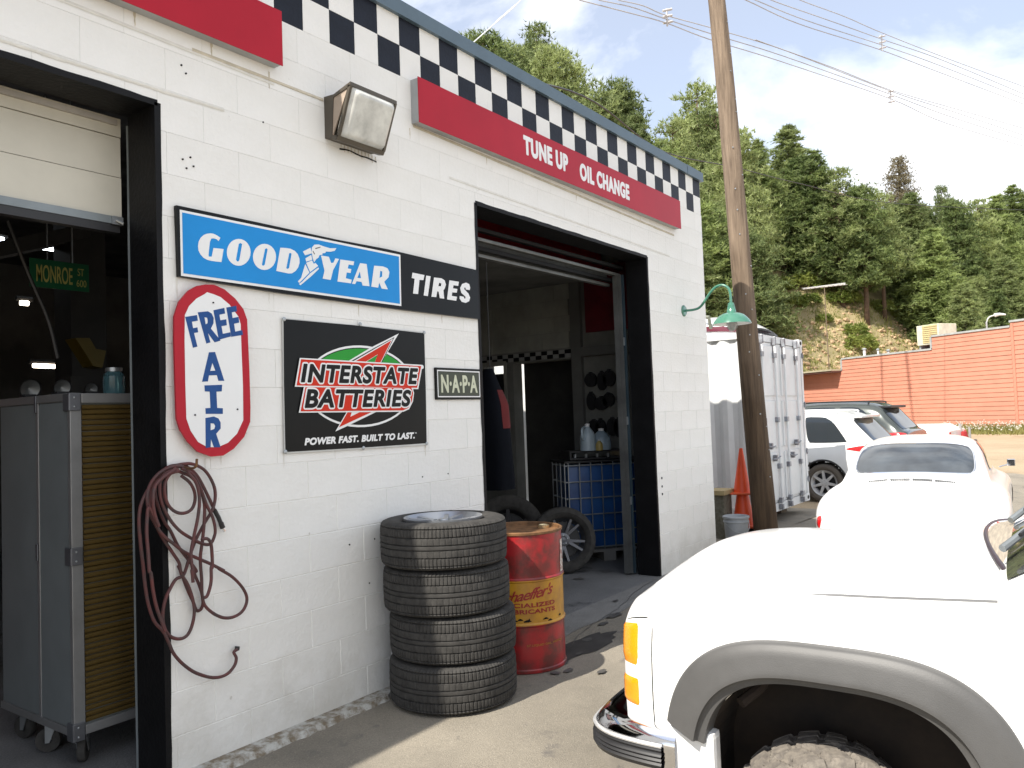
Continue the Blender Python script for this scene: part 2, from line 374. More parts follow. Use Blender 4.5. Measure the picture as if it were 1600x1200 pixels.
# dark panel added behind the doorway keeps that opening dark
# individual block courses, painted
def block_mesh(w, h, ch=.005):
    m_ = MB(); a, c = w/2, h/2
    vs = [(-a, .010, -c), (a, .010, -c), (a, .010, c), (-a, .010, c), (-a, .0045, -c), (a, .0045, -c), (a, .0045, c), (-a, .0045, c), (-a+ch, 0, -c+ch), (a-ch, 0, -c+ch), (a-ch, 0, c-ch), (-a+ch, 0, c-ch)]
    return m_.add(vs, [(0, 1, 5, 4), (1, 2, 6, 5), (2, 3, 7, 6), (3, 0, 4, 7), (4, 5, 9, 8), (5, 6, 10, 9), (6, 7, 11, 10), (7, 4, 8, 11), (8, 9, 10, 11)])
blocks = []
for n in range(21):
    z0, z1 = Z0+n*CH, Z0+(n+1)*CH
    if n >= 19:
        p = .3957/2; x = 3.7508 - p*26; k = -26
        while x < BX1-.02:
            blk = (k % 2 == 0) if n == 20 else (k % 2 == 1)
            blocks.append([max(x, BX0), min(x+p, BX1), z0, z1, blk, n]); x += p; k += 1
        continue
    P = .3998; ph = 2.9129 + (0 if n % 2 == 0 else P/2)
    x = ph - P*20
    while x < BX1:
        a, b = max(x, BX0), min(x+P, BX1)
        segs = [(a, b, z0)]
        if z0 < LINT-.01:
            for (o0, o1) in (b1, b2):
                ns2 = []
                for (s0, s1, zz) in segs:
                    if s1 <= o0 or s0 >= o1: ns2.append((s0, s1, zz)); continue
                    if s0 < o0: ns2.append((s0, o0, zz))
                    if s1 > o1: ns2.append((o1, s1, zz))
                    if n == 15: ns2.append((max(s0, o0), min(s1, o1), LINT))
                segs = ns2
        for (s0, s1, zz) in segs:
            if s1-s0 > .03: blocks.append([s0, s1, zz, z1, False, n])
        x += P
def vis(b):
    c = Vector(((b[0]+b[1])/2, 0, (b[2]+b[3])/2))-CAM; d = c.dot(FWD)
    if d < .5: return 0
    px = 800+FOC*c.dot(RGT)/d; py = 600-FOC*c.dot(UPV)/d
    if not (-60 < px < 1660 and -80 < py < 1260): return 0
    return (b[1]-b[0])*(b[3]-b[2])*3.5/c.length**3
blocks.sort(key=lambda b: -vis(b))
cache = {}; rest = MB()
Bi = wmat(B).inverted()
for i, b in enumerate(blocks):
    low = b[5] < 15
    k_ = 1-sm(4, 11, b[5]); gap = .0002+.0019*k_ if b[5] < 19 else .0006; ch = round(.0006+.0027*k_, 4)
    w, h = round(b[1]-b[0]-gap, 4), round(b[3]-b[2]-gap, 4)
    if min(w, h) < .012: continue
    dep = random.uniform(0, .0002+.0007*k_)
    loc = Vector(((b[0]+b[1])/2, dep, (b[2]+b[3])/2))
    if i < 298 and vis(b) > 0:
        key = (w, h, b[4], ch)
        if key not in cache: cache[key] = block_mesh(w, h, ch).mesh('block', M_check if b[4] else M_white)
        o = link(bpy.data.objects.new('block', cache[key]), B); o.location = Bi @ loc
    elif not b[4]:
        m_ = block_mesh(w, h, ch); rest.add([Vector(v)+loc for v in m_.v], m_.f)
tag(rest.build('block', M_white, B, world=True), kind='stuff')
rest = MB()
for i, b in enumerate(blocks):
    if b[4] and not (i < 298 and vis(b) > 0):
        m_ = block_mesh(b[1]-b[0]-.001, b[3]-b[2]-.001, .0015); rest.add([Vector(v)+Vector(((b[0]+b[1])/2, 0, (b[2]+b[3])/2)) for v in m_.v], m_.f)
tag(rest.build('dark_block', M_check, B, world=True), kind='stuff')
# paint edge and frames of the bays: black boards with a slightly wavy front edge
def bay_frame(o0, o1):
    f = MB()
    n = 40
    def wob(z, s): return .010*noise.noise(Vector((z*2.3, s, 0))) + .005*noise.noise(Vector((z*9, s, 4)))
    for s_, x in ((1, o0), (-1, o1)):
        vs = []
        for i in range(n+1):
            z = LINT*i/n; e = wob(z, x)+.002
            vs += [(x-s_*(.012+abs(e)), -.0022, z), (x+s_*.016, -.0022, z), (x+s_*.016, .235, z)]
        f.add(vs, [(i*3+k, (i+1)*3+k, (i+1)*3+k+1, i*3+k+1) for i in range(n) for k in range(2)])
    vs = []
    for i in range(n+1):
        x = o0+(o1-o0)*i/n; e = abs(wob(x*1.3, 7))
        vs += [(x, -.0022, LINT+.012+e), (x, -.0022, LINT-.016), (x, .235, LINT-.016)]
    f.add(vs, [(i*3+k, (i+1)*3+k, (i+1)*3+k+1, i*3+k+1) for i in range(n) for k in range(2)])
    return f.build('door_frame', M_black, B, world=True)
bay_frame(*b1); bay_frame(*b2)
# fascia along the roof edge
f = MB(); f.box((BX0, -.03, TOP-.012), (8.30, .22, TOP+.085)); f.box((8.303, -.033, TOP-.014), (BX1+.03, .22, TOP+.088)); f.box((BX1-.03, .222, TOP-.012), (BX1+.03, 9, TOP+.085))
f.build('roof_trim', M_fascia, B, world=True)
# paint ridges left by old signs above the bays, cracked mortar and stains
M_stain = mat('ochre_stain', (.60, .54, .42), .7, var=.12, scale=14)
M_stain2 = mat('pale_paint_ridge', (.73, .71, .65), .6, var=.06, scale=14)
def ridge(p0, p1, h, dep, m, nm='paint_ridge'):
    r = MB(); n = 24
    for i in range(n):
        a = p0+(p1-p0)*(i/n); b = p0+(p1-p0)*((i+1)/n)
        hh = h*(.6+.5*abs(noise.noise(Vector((a.x*6, 1, 0)))))
        r.add([(a.x, -dep*.3-.001, a.z-hh), (b.x, -dep*.3-.001, b.z-hh), (b.x, -dep, b.z), (a.x, -dep, a.z), (a.x, 0, a.z+.012), (b.x, 0, b.z+.012)], [(0, 1, 2, 3), (3, 2, 5, 4)])
    return r.build(nm, m, B, world=True)
ridge(on_y(60, -14), on_y(428, 132), .012, .004, M_stain2); ridge(on_y(300, 78), on_y(505, 157), .009, .004, M_stain)
ridge(on_y(-60, 42), on_y(350, 172), .016, .005, M_stain2); ridge(on_y(645, 197), on_y(1053, 368), .012, .004, M_stain)
ridge(on_y(702, 278), on_y(1046, 400), .010, .003, M_stain2)
# crack under the wall lamp and drip marks
c = MB(); pts = spline([on_y(530, 232), on_y(545, 235), on_y(562, 243), on_y(575, 247), on_y(588, 253)], 4)
for i in range(len(pts)-1):
    a, b = pts[i], pts[i+1]; w = .006+.004*noise.noise(a*30)
    c.add([(a.x, -.0025, a.z-w), (b.x, -.0025, b.z-w), (b.x, -.0025, b.z+.003), (a.x, -.0025, a.z+.003)], [(0, 1, 2, 3)])
c.build('wall_crack', M_black, B, world=True)
c = MB()
for i in range(11):
    p = on_y(532+i*5.4, 222+i*2.3); h = random.uniform(.03, .055)
    c.add([(p.x, -.0022, p.z-h), (p.x+.004, -.0022, p.z-h), (p.x+.006, -.0022, p.z), (p.x-.002, -.0022, p.z)], [(0, 1, 2, 3)])
c.build('drip_stain', M_stain, B, world=True)
# round filler patch with four holes
p = on_y(295, 256); c = MB(); c.lathe([(.062, 0), (.058, -.003), (0, -.0035)], 24, Matrix.Translation((p.x, 0, p.z)) @ Matrix.Rotation(-pi/2, 4, 'X') @ Matrix.Scale(-1, 4, (0, 0, 1)))
c.build('filler_patch', M_white, B, world=True, smooth=True, fixn=True)
c = MB()
for (qx, qy) in ((285, 249), (297, 246), (291, 263), (302, 260), (411, 191), (283, 102), (290, 115), (1034, 747), (1034.5, 760), (1035, 772), (660, 745), (700, 740), (585, 842), (577, 911), (546, 851)):
    q = on_y(qx, qy); r = .0045 if qx < 1000 else .012; c.cyl((q.x, -.006 if qx < 320 else -.003, q.z), (q.x, .002, q.z), r, 8)
c.build('screw_hole', M_black, B, world=True)
# splash dirt worked into the paint near the ground
wm = M_white.node_tree; wb = wm.nodes['Principled BSDF']; src_ = wb.inputs['Base Color'].links[0].from_socket
gg = wm.nodes.new('ShaderNodeNewGeometry'); sxx = wm.nodes.new('ShaderNodeSeparateXYZ'); wm.links.new(gg.outputs['Position'], sxx.inputs[0])
n1 = wm.nodes.new('ShaderNodeTexNoise'); n1.inputs['Scale'].default_value = 3.5; n1.inputs['Detail'].default_value = 8; n1.inputs['Roughness'].default_value = .7; wm.links.new(gg.outputs['Position'], n1.inputs['Vector'])
m1 = wm.nodes.new('ShaderNodeMath'); m1.operation = 'MULTIPLY_ADD'; m1.inputs[1].default_value = 1.5; wm.links.new(n1.outputs['Fac'], m1.inputs[0]); wm.links.new(sxx.outputs[2], m1.inputs[2])
r1 = wm.nodes.new('ShaderNodeMapRange'); r1.inputs[1].default_value = .62; r1.inputs[2].default_value = 1.12; wm.links.new(m1.outputs[0], r1.inputs[0])
x1 = wm.nodes.new('ShaderNodeMix'); x1.data_type = 'RGBA'; wm.links.new(r1.outputs[0], x1.inputs[0]); x1.inputs[6].default_value = (.64, .62, .57, 1); wm.links.new(src_, x1.inputs[7])
# scattered pits and specks
v1 = wm.nodes.new('ShaderNodeTexNoise'); v1.inputs['Scale'].default_value = 16; v1.inputs['Detail'].default_value = 3; wm.links.new(gg.outputs['Position'], v1.inputs['Vector'])
r2 = wm.nodes.new('ShaderNodeMapRange'); r2.inputs[1].default_value = .735; r2.inputs[2].default_value = .765; wm.links.new(v1.outputs['Fac'], r2.inputs[0])
x2 = wm.nodes.new('ShaderNodeMix'); x2.data_type = 'RGBA'; wm.links.new(r2.outputs[0], x2.inputs[0]); wm.links.new(x1.outputs[2], x2.inputs[6]); x2.inputs[7].default_value = (.58, .56, .52, 1)
wm.links.new(x2.outputs[2], wb.inputs['Base Color'])
# rubble kerb strip along the wall foot
c = MB(); n = 60; vs = []
for i in range(n+1):
    x = 2.12+2.30*i/n; w = .11+.05*noise.noise(Vector((x*3, 0, 0)))+.02*noise.noise(Vector((x*15, 0, 0)))
    vs += [(x, 0.0, .028), (x, -w*.8, .024+.006*noise.noise(Vector((x*12, 3, 0)))), (x, -w, -.006)]
c.add(vs, [(i*3+k, i*3+k+1, (i+1)*3+k+1, (i+1)*3+k) for i in range(n) for k in range(2)])
c.build('foot_screed', mat('crumbling_screed', (.50, .49, .45), .9, scale=16, col2=(.20, .16, .11), bump=.8, bscale=120, lo=.4, hi=.6), B, world=True)

for (px, py, h_, w_) in ((441, 500, .05, .010), (443, 708, .09, .012), (664, 695, .08, .010), (276, 436, .10, .016), (420, 458, .06, .012), (560, 477, .07, .010), (690, 493, .06, .010), (320, 716, .07, .02), (345, 712, .05, .014), (640, 200, .08, .012), (760, 246, .06, .014), (900, 302, .07, .014), (1000, 340, .06, .012), (210, 16, .08, .02), (330, 68, .07, .02), (420, 112, .10, .016)):
    p = on_y(px, py); c = MB(); n = 6; vs = []
    for i in range(n+1):
        f = i/n; ww = w_*(1-f)**.6*(.7+.5*noise.noise(Vector((px, f*5, 0)))); xo = .004*noise.noise(Vector((f*4, px, 1)))
        vs += [(p.x-ww/2+xo, -.0012, p.z-h_*f), (p.x+ww/2+xo, -.0012, p.z-h_*f)]
    c.add(vs, [(2*i, 2*i+2, 2*i+3, 2*i+1) for i in range(n)]); c.build('rust_streak', M_stain if px > 450 or py < 300 else M_stain2, B, world=True)
# interior structure ------------------------------------------------
o = MB(); o.box((5.2, 1.1, 3.28), (8.3, 1.35, 3.56)); o.box((4.6, .8, 3.30), (5.18, 3.6, 3.42)); o.build('red_beam', mat('dark_red_paint', (.35, .01, .02), .5), B, world=True)
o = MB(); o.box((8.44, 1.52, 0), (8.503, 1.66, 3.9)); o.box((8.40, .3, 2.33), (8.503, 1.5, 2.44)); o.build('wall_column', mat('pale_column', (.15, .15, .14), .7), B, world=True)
for k in range(20):     # checker strip on the inner side wall
    y0 = 1.70+k*.088
    for r in range(2):
        o = MB(); o.box((8.494, y0, 2.34+r*.05), (8.5045, y0+.087, 2.389+r*.05)); o.build('checker_tile', M_black if (k+r) % 2 else mat('grey_tile', (.35, .35, .34), .6), B, world=True)
# inner wall courses (upper part, visible through the bay)
for r in range(6):
    for k in range(5):
        y0 = 1.72+k*.4-(r % 2)*.2; z0 = 2.46+r*.2032; y1 = y0+.4; y0 = max(y0, 1.68)
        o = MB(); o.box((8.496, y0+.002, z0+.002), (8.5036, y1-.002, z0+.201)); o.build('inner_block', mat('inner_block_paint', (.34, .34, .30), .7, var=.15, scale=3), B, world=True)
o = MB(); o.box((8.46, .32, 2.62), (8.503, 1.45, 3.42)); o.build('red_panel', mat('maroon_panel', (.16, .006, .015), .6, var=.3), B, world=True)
o = MB(); o.box((8.9, 1.5, 0), (8.95, 2.7, 2.5)); o.box((8.71, 1.5, 2.33), (8.9, 2.7, 2.38)); o.build('doorway_blocker', M_dark, B, world=True)  # added panel that blocks daylight through the side doorway

# overhead door in bay 1: cream panel with bottom rail
d = thing('garage_door', 'cream sectional overhead door half raised in the left bay', 'garage door', (.7, .3, 2.6))
o = MB(); o.box((b1[0]+.02, .29, 2.665), (2.045, .33, 2.86)); o.build('door_panel', mat('cream_door', (.62, .59, .50), .5, var=.05), d, world=True)
o = MB(); o.box((b1[0]+.02, .293, 2.864), (2.045, .33, 3.06)); o.build('door_panel', MC['cream_door'], d, world=True)
o = MB(); o.box((b1[0]+.02, .288, 3.064), (2.045, .33, 3.155)); o.build('door_panel', MC['cream_door'], d, world=True)
o = MB(); o.box((b1[0]+.02, .275, 2.625), (2.045, .335, 2.662)); o.build('bottom_rail', mat('door_rail', (.25, .28, .29), .4, .4), d, world=True)
o = MB(); o.box((b1[0]+.02, .28, 2.585), (2.03, .33, 2.624)); o.build('rubber_seal', M_blackpl, d, world=True)
o = MB(); o.box((b1[0]+.02, .27, 3.115), (2.02, .287, 3.14)); o.build('top_rail', mat('dusty_rail', (.45, .42, .38), .5), d, world=True)
o = MB(); o.box((1.985, .262, 2.62), (2.035, .274, 2.66)); o.tube([(2.0, .26, 2.64), (2.03, .25, 2.625)], .008, 8); o.build('handle', M_steel, d, world=True)
o = MB(); pts = [(2.075+.006*noise.noise(Vector((0, 0, z*1.6))), .262, z) for z in [i*.12 for i in range(27)]]
o.tube(pts, .017, 6); tag(o.build('weather_strip', mat('grey_rubber_strip', (.16, .18, .185), .5), B, world=True, smooth=True))
# overhead door rolled up in bay 2
d = thing('overhead_door', 'raised overhead door folded under the lintel of the right bay', 'garage door', (5.8, .3, 3))
M_bar = mat('dull_steel_bar', (.20, .205, .20), .45, .6, var=.2)
for (yy, zz, hh, mm) in ((.26, 3.075, .03, M_black), (.30, 3.01, .028, M_bar), (.36, 2.955, .035, M_black), (.42, 2.92, .03, M_bar)):
    o = MB(); o.bbox((b2[0]+.02, yy, zz), (b2[1]-.02, yy+.05, zz+hh), .004); o.build('door_section', mm, d, world=True)
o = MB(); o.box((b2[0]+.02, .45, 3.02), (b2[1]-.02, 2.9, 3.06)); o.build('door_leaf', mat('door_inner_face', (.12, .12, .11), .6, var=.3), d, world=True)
for (xx, yy, w, m_) in ((7.185, .27, .010, M_bar), (7.215, .255, .022, mat('blue_grey_track', (.07, .11, .14), .35, .6)), (7.16, .30, .006, M_bar)):
    o = MB(); o.box((xx-w/2, yy, .02), (xx+w/2, yy+.05, 3.02)); o.build('door_track', m_, d, world=True)
for z in (.7, 1.5, 2.3):
    o = MB(); o.box((7.175, .262, z), (7.235, .268, z+.08)); o.build('track_bracket', M_steel, d, world=True)

# ------------------------------------------------------------------ signs on the facade
def W2(px, py):
    p = on_y(px, py); return (p.x, p.z)
def trace(pts, ox, oy, s): return [W2(ox+a/s, oy+b/s) for a, b in pts]
def smooth2(lp, k=4): return [(v.x, v.y) for v in spline([(a, b, 0) for a, b in lp], k, True)]
# red fascia signs
def red_sign(x0, x1, label):
    t = thing('fascia_sign', label, 'sign', ((x0+x1)/2, 0, 3.56))
    o = MB(); o.box((x0+.004, -.066, 3.566), (x1-.004, -.001, 3.856)); o.build('sign_box', M_edge, t, world=True)
    o = MB(); o.box((x0, -.072, 3.560), (x1, -.067, 3.862)); o.build('sign_face', M_red, t, world=True); return t
red_sign(-1.2, 2.755, 'long plain red sign board over the left bay')
t = red_sign(3.84, 7.96, 'long red sign board reading TUNE UP OIL CHANGE over the right bay')
thicken(text('lettering', 'TUNE UP', M_signwhite, t, 5.035, 5.675, 3.650, 3.790, y=-.0735, bold=.02, space=1.12), .006)
thicken(text('lettering', 'OIL CHANGE', M_signwhite, t, 5.875, 6.775, 3.636, 3.776, y=-.0735, bold=.02, space=1.12), .006)
# tire sign
t = thing('tire_brand_sign', 'long blue and black sign reading GOODYEAR TIRES with a winged foot', 'sign', (3.3, 0, 2.35))
ol = [W2(271, 322), W2(400, 349), W2(520, 375), W2(600, 390), W2(742, 423), W2(745, 499), W2(620, 484), W2(430, 458), W2(275, 433)]
o = MB(); o.prism([(x, -.003, z) for x, z in ol], (0, -.022, 0)); o.build('backing_board', M_signblack, t, world=True, fixn=True)
flat_shape('border', [[W2(276, 329), W2(620.8, 399), W2(622.3, 479), W2(278, 432)]], M_signwhite, t, y=-.0262)
flat_shape('blue_panel', [[W2(279.5, 333.5), W2(618.3, 402), W2(619.8, 475.5), W2(281.5, 428.2)]], M_blue, t, y=-.0276)
def ell(cx, cy, rx, ry, n=28, tilt=0): return [(cx+rx*cos(2*pi*i/n)*cos(tilt)-ry*sin(2*pi*i/n)*sin(tilt), cy+rx*cos(2*pi*i/n)*sin(tilt)+ry*sin(2*pi*i/n)*cos(tilt)) for i in range(n)]
GL = {}
T5 = lambda pts: trace(pts, 290, 350, 8.889)
T6 = lambda pts: trace(pts, 450, 370, 8.889)
letters = [
 [T5([(435,205),(410,250),(385,225),(345,212),(310,215),(290,260),(270,440),(275,465),(315,465),(340,345),(480,360),(450,540),(370,532),(300,522),(250,508),(200,480),(160,435),(132,380),(125,320),(135,255),(165,200),(205,165),(250,148),(300,142),(345,150),(390,172)])],
 [T5(ell(690,405,165,186)), T5([(690,290),(712,275),(738,290),(700,510),(685,532),(665,530),(652,505)])],
 [T5(ell(1048,468,160,181)), T5([(1055,360),(1075,348),(1092,362),(1052,575),(1035,590),(1015,585),(1012,570)])],
 [T5([(1268,340),(1350,345),(1410,355),(1470,385),(1510,430),(1533,490),(1535,550),(1515,615),(1480,662),(1430,695),(1380,697),(1212,662)]), T5([(1392,415),(1420,415),(1424,430),(1390,620),(1370,635),(1350,625)])],
 [T6([(412,270),(520,288),(552,375),(585,368),(610,310),(662,318),(580,470),(545,608),(435,590),(460,480)])],
 [T6([(680,325),(872,352),(862,405),(795,395),(782,450),(832,458),(822,512),(768,505),(755,585),(838,605),(828,655),(640,630)])],
 [T6([(955,375),(1045,388),(1085,695),(990,685),(975,635),(905,625),(885,665),(842,660)]), T6([(950,490),(968,585),(915,578)])],
 [T6([(1150,410),(1270,420),(1335,445),(1362,500),(1350,570),(1290,632),(1340,738),(1255,728),(1220,645),(1205,715),(1110,700)]), T6([(1235,480),(1262,490),(1262,560),(1225,580)])]]
for lp in letters: flat_shape('letter', lp, M_signwhite, t, y=-.0288)
foot = [[(160,215),(265,162),(282,240),(190,268)], [(195,310),(275,262),(290,330),(205,355)], [(285,160),(320,120),(380,118),(450,145),(540,170),(625,168),(600,205),(540,218),(480,215),(470,235),(430,240),(430,260),(390,265),(375,300),(345,320),(315,365),(295,300),(280,220)], [(205,372),(285,338),(310,385),(335,372),(370,415),(260,500)], [(192,390),(250,508),(108,650),(90,628),(135,580)], [(262,515),(375,435),(382,455),(270,562),(125,682),(105,664),(150,632)]]
for q in foot: flat_shape('winged_foot', [T6(q)], M_signwhite, t, y=-.0288)
for q in ([(330,168),(405,150),(400,160),(335,180)], [(300,205),(325,250),(318,256),(296,212)]): flat_shape('feather_line', [T6(q)], M_signblack, t, y=-.0298)
TT = lambda pts: trace(pts, 620, 370, 8)
for lp in ([TT([(158,455),(308,485),(295,548),(245,545),(228,722),(165,715),(185,530),(148,522)])], [TT([(330,492),(385,500),(350,748),(298,738)])],
 [TT([(428,515),(520,525),(562,552),(576,605),(560,655),(545,675),(555,780),(500,772),(485,690),(468,688),(455,760),(395,755)]), TT([(492,580),(518,590),(515,625),(482,622)])],
 [TT([(620,550),(738,568),(730,620),(672,612),(664,650),(720,658),(712,705),(655,700),(650,745),(715,755),(705,805),(590,788)])],
 [TT([(880,640),(875,672),(825,665),(822,642),(808,640),(806,660),(858,715),(880,765),(868,810),(825,832),(775,818),(748,780),(750,745),(800,755),(808,778),(822,775),(822,755),(768,705),(755,645),(780,595),(830,578),(868,598)])]):
    flat_shape('letter', lp, M_signwhite, t, y=-.0266)
# FREE AIR board
t = thing('free_air_sign', 'hand painted oval FREE AIR board with red border and blue letters', 'sign', (2.31, 0, 1.48))
TF = lambda pts: trace(pts, 250, 440, 4.286)
ou = TF([(270,26),(330,28),(400,60),(470,120),(525,190),(550,260),(556,400),(565,600),(572,850),(570,940),(530,1040),(460,1120),(390,1165),(310,1172),(220,1140),(150,1070),(100,990),(78,920),(70,700),(62,400),(62,240),(95,140),(160,65),(215,36)])
o = MB(); o.prism([(x, -.0305, z) for x, z in ou], (0, -.012, 0)); o.build('board', mat('sign_red_border', (.44, .012, .026), .45, spec=.25, var=.06), t, world=True, fixn=True)
o = MB(); o.box((2.25, -.030, 1.9), (2.38, -.002, 1.96)); o.box((2.22, -.030, 1.58), (2.42, -.002, 1.62)); o.build('batten', M_black, t, world=True)
flat_shape('white_field', [TF([(280,78),(325,92),(370,110),(430,160),(490,240),(505,290),(510,450),(520,700),(522,930),(480,1020),(420,1080),(350,1110),(280,1108),(220,1075),(170,1000),(142,920),(135,700),(130,400),(132,230),(160,170),(210,120),(262,92)])], M_signwhite, t, y=-.0435)
M_lblue = mat('letter_blue', (.015, .075, .26), .4, spec=.25, var=.08, scale=20)
for lp in ([[(133,243),(212,230),(218,268),(178,275),(186,318),(215,312),(220,345),(192,350),(215,440),(185,448)]],
 [[(217,212),(285,205),(310,220),(324,250),(322,285),(305,320),(370,400),(330,412),(285,350),(302,412),(275,420)], [(262,245),(280,248),(284,268),(283,285),(270,292)]],
 [[(322,198),(395,182),(400,220),(362,228),(368,265),(408,258),(412,298),(376,304),(385,355),(435,345),(440,372),(358,395)]],
 [[(408,180),(475,168),(480,205),(445,212),(450,250),(490,242),(495,280),(460,288),(468,340),(515,330),(520,362),(442,375)]],
 [[(292,478),(333,476),(395,668),(355,668),(345,630),(292,632),(285,672),(246,674)], [(315,548),(335,600),(300,602)]],
 [[(262,698),(380,694),(378,738),(342,740),(347,848),(385,850),(385,888),(270,888),(268,850),(302,848),(297,740),(264,738)]],
 [[(268,915),(325,905),(355,918),(370,945),(370,985),(340,1020),(370,1110),(325,1110),(305,1055),(303,1110),(270,1115)], [(303,950),(325,952),(334,968),(328,988),(303,997)]]):
    flat_shape('letter', [TF(l_) for l_ in lp], M_lblue, t, y=-.0446)
o = MB()
for q in ((320, 148), (198, 895), (482, 857)):
    x, z = TF([q])[0]; o.cyl((x, -.049, z), (x, -.043, z), .004, 8)
o.build('screw', M_black, t, world=True)
# battery sign
t = thing('battery_sign', 'square black sign reading INTERSTATE BATTERIES with a red bolt over a green disc', 'sign', (3.3, 0, 1.47))
q4 = [W2(439, 497), W2(661, 519), W2(665.5, 695), W2(442, 709)]
o = MB(); o.prism([(x, -.008, z) for x, z in q4], (0, -.006, 0)); o.build('backing_board', mat('dull_white_edge', (.62, .62, .60), .4), t, world=True, fixn=True)
flat_shape('black_face', [smooth2([W2(440.2, 498.8), W2(550, 508.5), W2(660, 521), W2(662.5, 610), W2(663.8, 692.5), W2(555, 700), W2(443.3, 706.3), W2(441, 600)], 1)], M_signblack, t, y=-.0152)
TI = lambda pts: trace(pts, 440, 500, 6.667)
M_ired = mat('battery_red', (.60, .028, .008), .4, spec=.2, var=.03); M_igreen = mat('battery_green', (.025, .30, .035), .4, spec=.2, var=.03)
yb = -.0166; st = .0011
el_o = ell(785, 692, 570, 425, 48, .03); el_i = ell(785, 692, 556, 408, 48, .03)
flat_shape('ring', [TI(el_o)], M_signwhite, t, y=yb)
flat_shape('disc', [TI(ell(785, 692, 551, 402, 48, .03))], M_signblack, t, y=yb-st)
flat_shape('green_disc', [TI([p for p in ell(785, 692, 544, 392, 64, .03) if p[1] < 700])], M_igreen, t, y=yb-2*st)
flat_shape('bolt', [TI([(1197,143),(1000,470),(640,448),(905,290)])], M_signwhite, t, y=yb-3*st)
flat_shape('bolt', [TI([(1150,182),(1012,460),(670,446),(930,300)])], M_signblack, t, y=yb-4*st)
flat_shape('bolt', [TI([(1135,196),(1002,460),(690,450),(935,308)])], M_signwhite, t, y=yb-4.5*st)
flat_shape('bolt', [TI([(1118,215),(990,470),(705,455)]), TI([(975,360),(940,455),(820,455)])], M_ired, t, y=yb-5*st)
flat_shape('bolt', [TI([(665,940),(1000,940),(660,1105),(535,1162)])], M_signwhite, t, y=yb-3*st)
flat_shape('bolt', [TI([(675,940),(955,940),(572,1118)]), TI([(705,958),(795,958),(690,1010)])], M_ired, t, y=yb-4*st)
flat_shape('bolt', [TI([(972,366),(936,455),(828,455)])], M_igreen, t, y=yb-5.6*st)
s1 = [(160,398),(1440,470),(1395,722),(108,697)]; s2 = [(205,690),(1330,695),(1352,760),(1340,850),(1300,930),(1240,957),(150,967)]
flat_shape('band', [TI(s2)], M_signwhite, t, y=yb-6*st); flat_shape('band', [TI(s1)], M_signwhite, t, y=yb-6.4*st)
flat_shape('band', [TI([(218,703),(1322,707),(1340,762),(1328,845),(1290,918),(1235,943),(168,953)])], M_ired, t, y=yb-7.4*st)
flat_shape('band', [TI([(172,412),(1424,483),(1382,708),(126,684)])], M_ired, t, y=yb-7.4*st)
def txt_box(pts):
    w = TI(pts); xs_ = [a for a, b in w]; return min(xs_), max(xs_), (w[1][1]+w[2][1])/2, (w[0][1]+w[3][1])/2
x0, x1, z1_, z0_ = txt_box([(172,643),(205,458),(1386,512),(1366,674)])
for gr, m_, yy in ((.0125, M_signwhite, 8.4), (.0032, M_signblack, 9.8)): thicken(text('lettering', 'INTERSTATE', m_, t, x0, x1, z0_, z1_, y=yb-yy*st, bold=.02, shear=.20, space=1.10, th=.0006), gr, 16 if gr > .01 else 8)
x0, x1, z1_, z0_ = txt_box([(212,908),(240,727),(1312,733),(1300,905)])
for gr, m_, yy in ((.0125, M_signwhite, 8.4), (.0032, M_signblack, 9.8)): thicken(text('lettering', 'BATTERIES', m_, t, x0, x1, z0_, z1_, y=yb-yy*st, bold=.02, shear=.20, space=1.10, th=.0006), gr, 16 if gr > .01 else 8)
w = TI([(220,632+667),(230,560+667),(1362,510+667),(1348,572+667)])
zz0 = (w[0][1]+w[3][1])/2; zz1 = (w[1][1]+w[2][1])/2
thicken(text('lettering', 'POWER FAST. BUILT TO LAST.', M_signwhite, t, w[0][0], w[2][0], zz0, zz1, y=yb-st, bold=.02, shear=.2, space=1.08), .0018, 8)
text('lettering', 'TM', M_signwhite, t, w[2][0]+.004, w[2][0]+.02, zz1-.008, zz1, y=yb-st, bold=.01)
w = TI([(1437, 492)])[0]; flat_shape('registered_mark', [[(w[0]+.013*cos(a*.5), w[1]+.013*sin(a*.5)) for a in range(13)]], M_signwhite, t, y=yb-7*st)
for q in ((441,499),(560,507),(660,520),(664,693),(565,700),(443,706)):
    o = MB(); x, z = W2(*q); o.lathe([(.012, 0), (.011, .004), (.004, .006), (0, .006)], 12, Matrix.Translation((x, -.0145, z)) @ Matrix.Rotation(pi/2, 4, 'X')); o.build('screw', M_steel, t, world=True, smooth=True)
# NAPA sign
t = thing('parts_sign', 'small dark green and cream sign reading NAPA beside the right bay', 'sign', (4.22, 0, 1.75))
o = MB(); o.bbox((3.982, -.016, 1.752), (4.468, -.003, 1.966), .004); o.build('backing_board', M_signblack, t, world=True)
flat_shape('border', [[(3.998,1.768),(4.452,1.768),(4.452,1.950),(3.998,1.950)], [(4.006,1.776),(4.444,1.776),(4.444,1.942),(4.006,1.942)]], M_signwhite, t, y=-.017)
flat_shape('green_field', [[(4.010,1.780),(4.440,1.780),(4.440,1.938),(4.010,1.938)]], mat('olive_green_sign', (.035, .045, .022), .4), t, y=-.0168)
thicken(text('lettering', 'N·A·P·A', mat('cream_letter', (.66, .68, .50), .4), t, 4.035, 4.42, 1.800, 1.918, y=-.0182, bold=.02, space=1.05), .0016, 8)

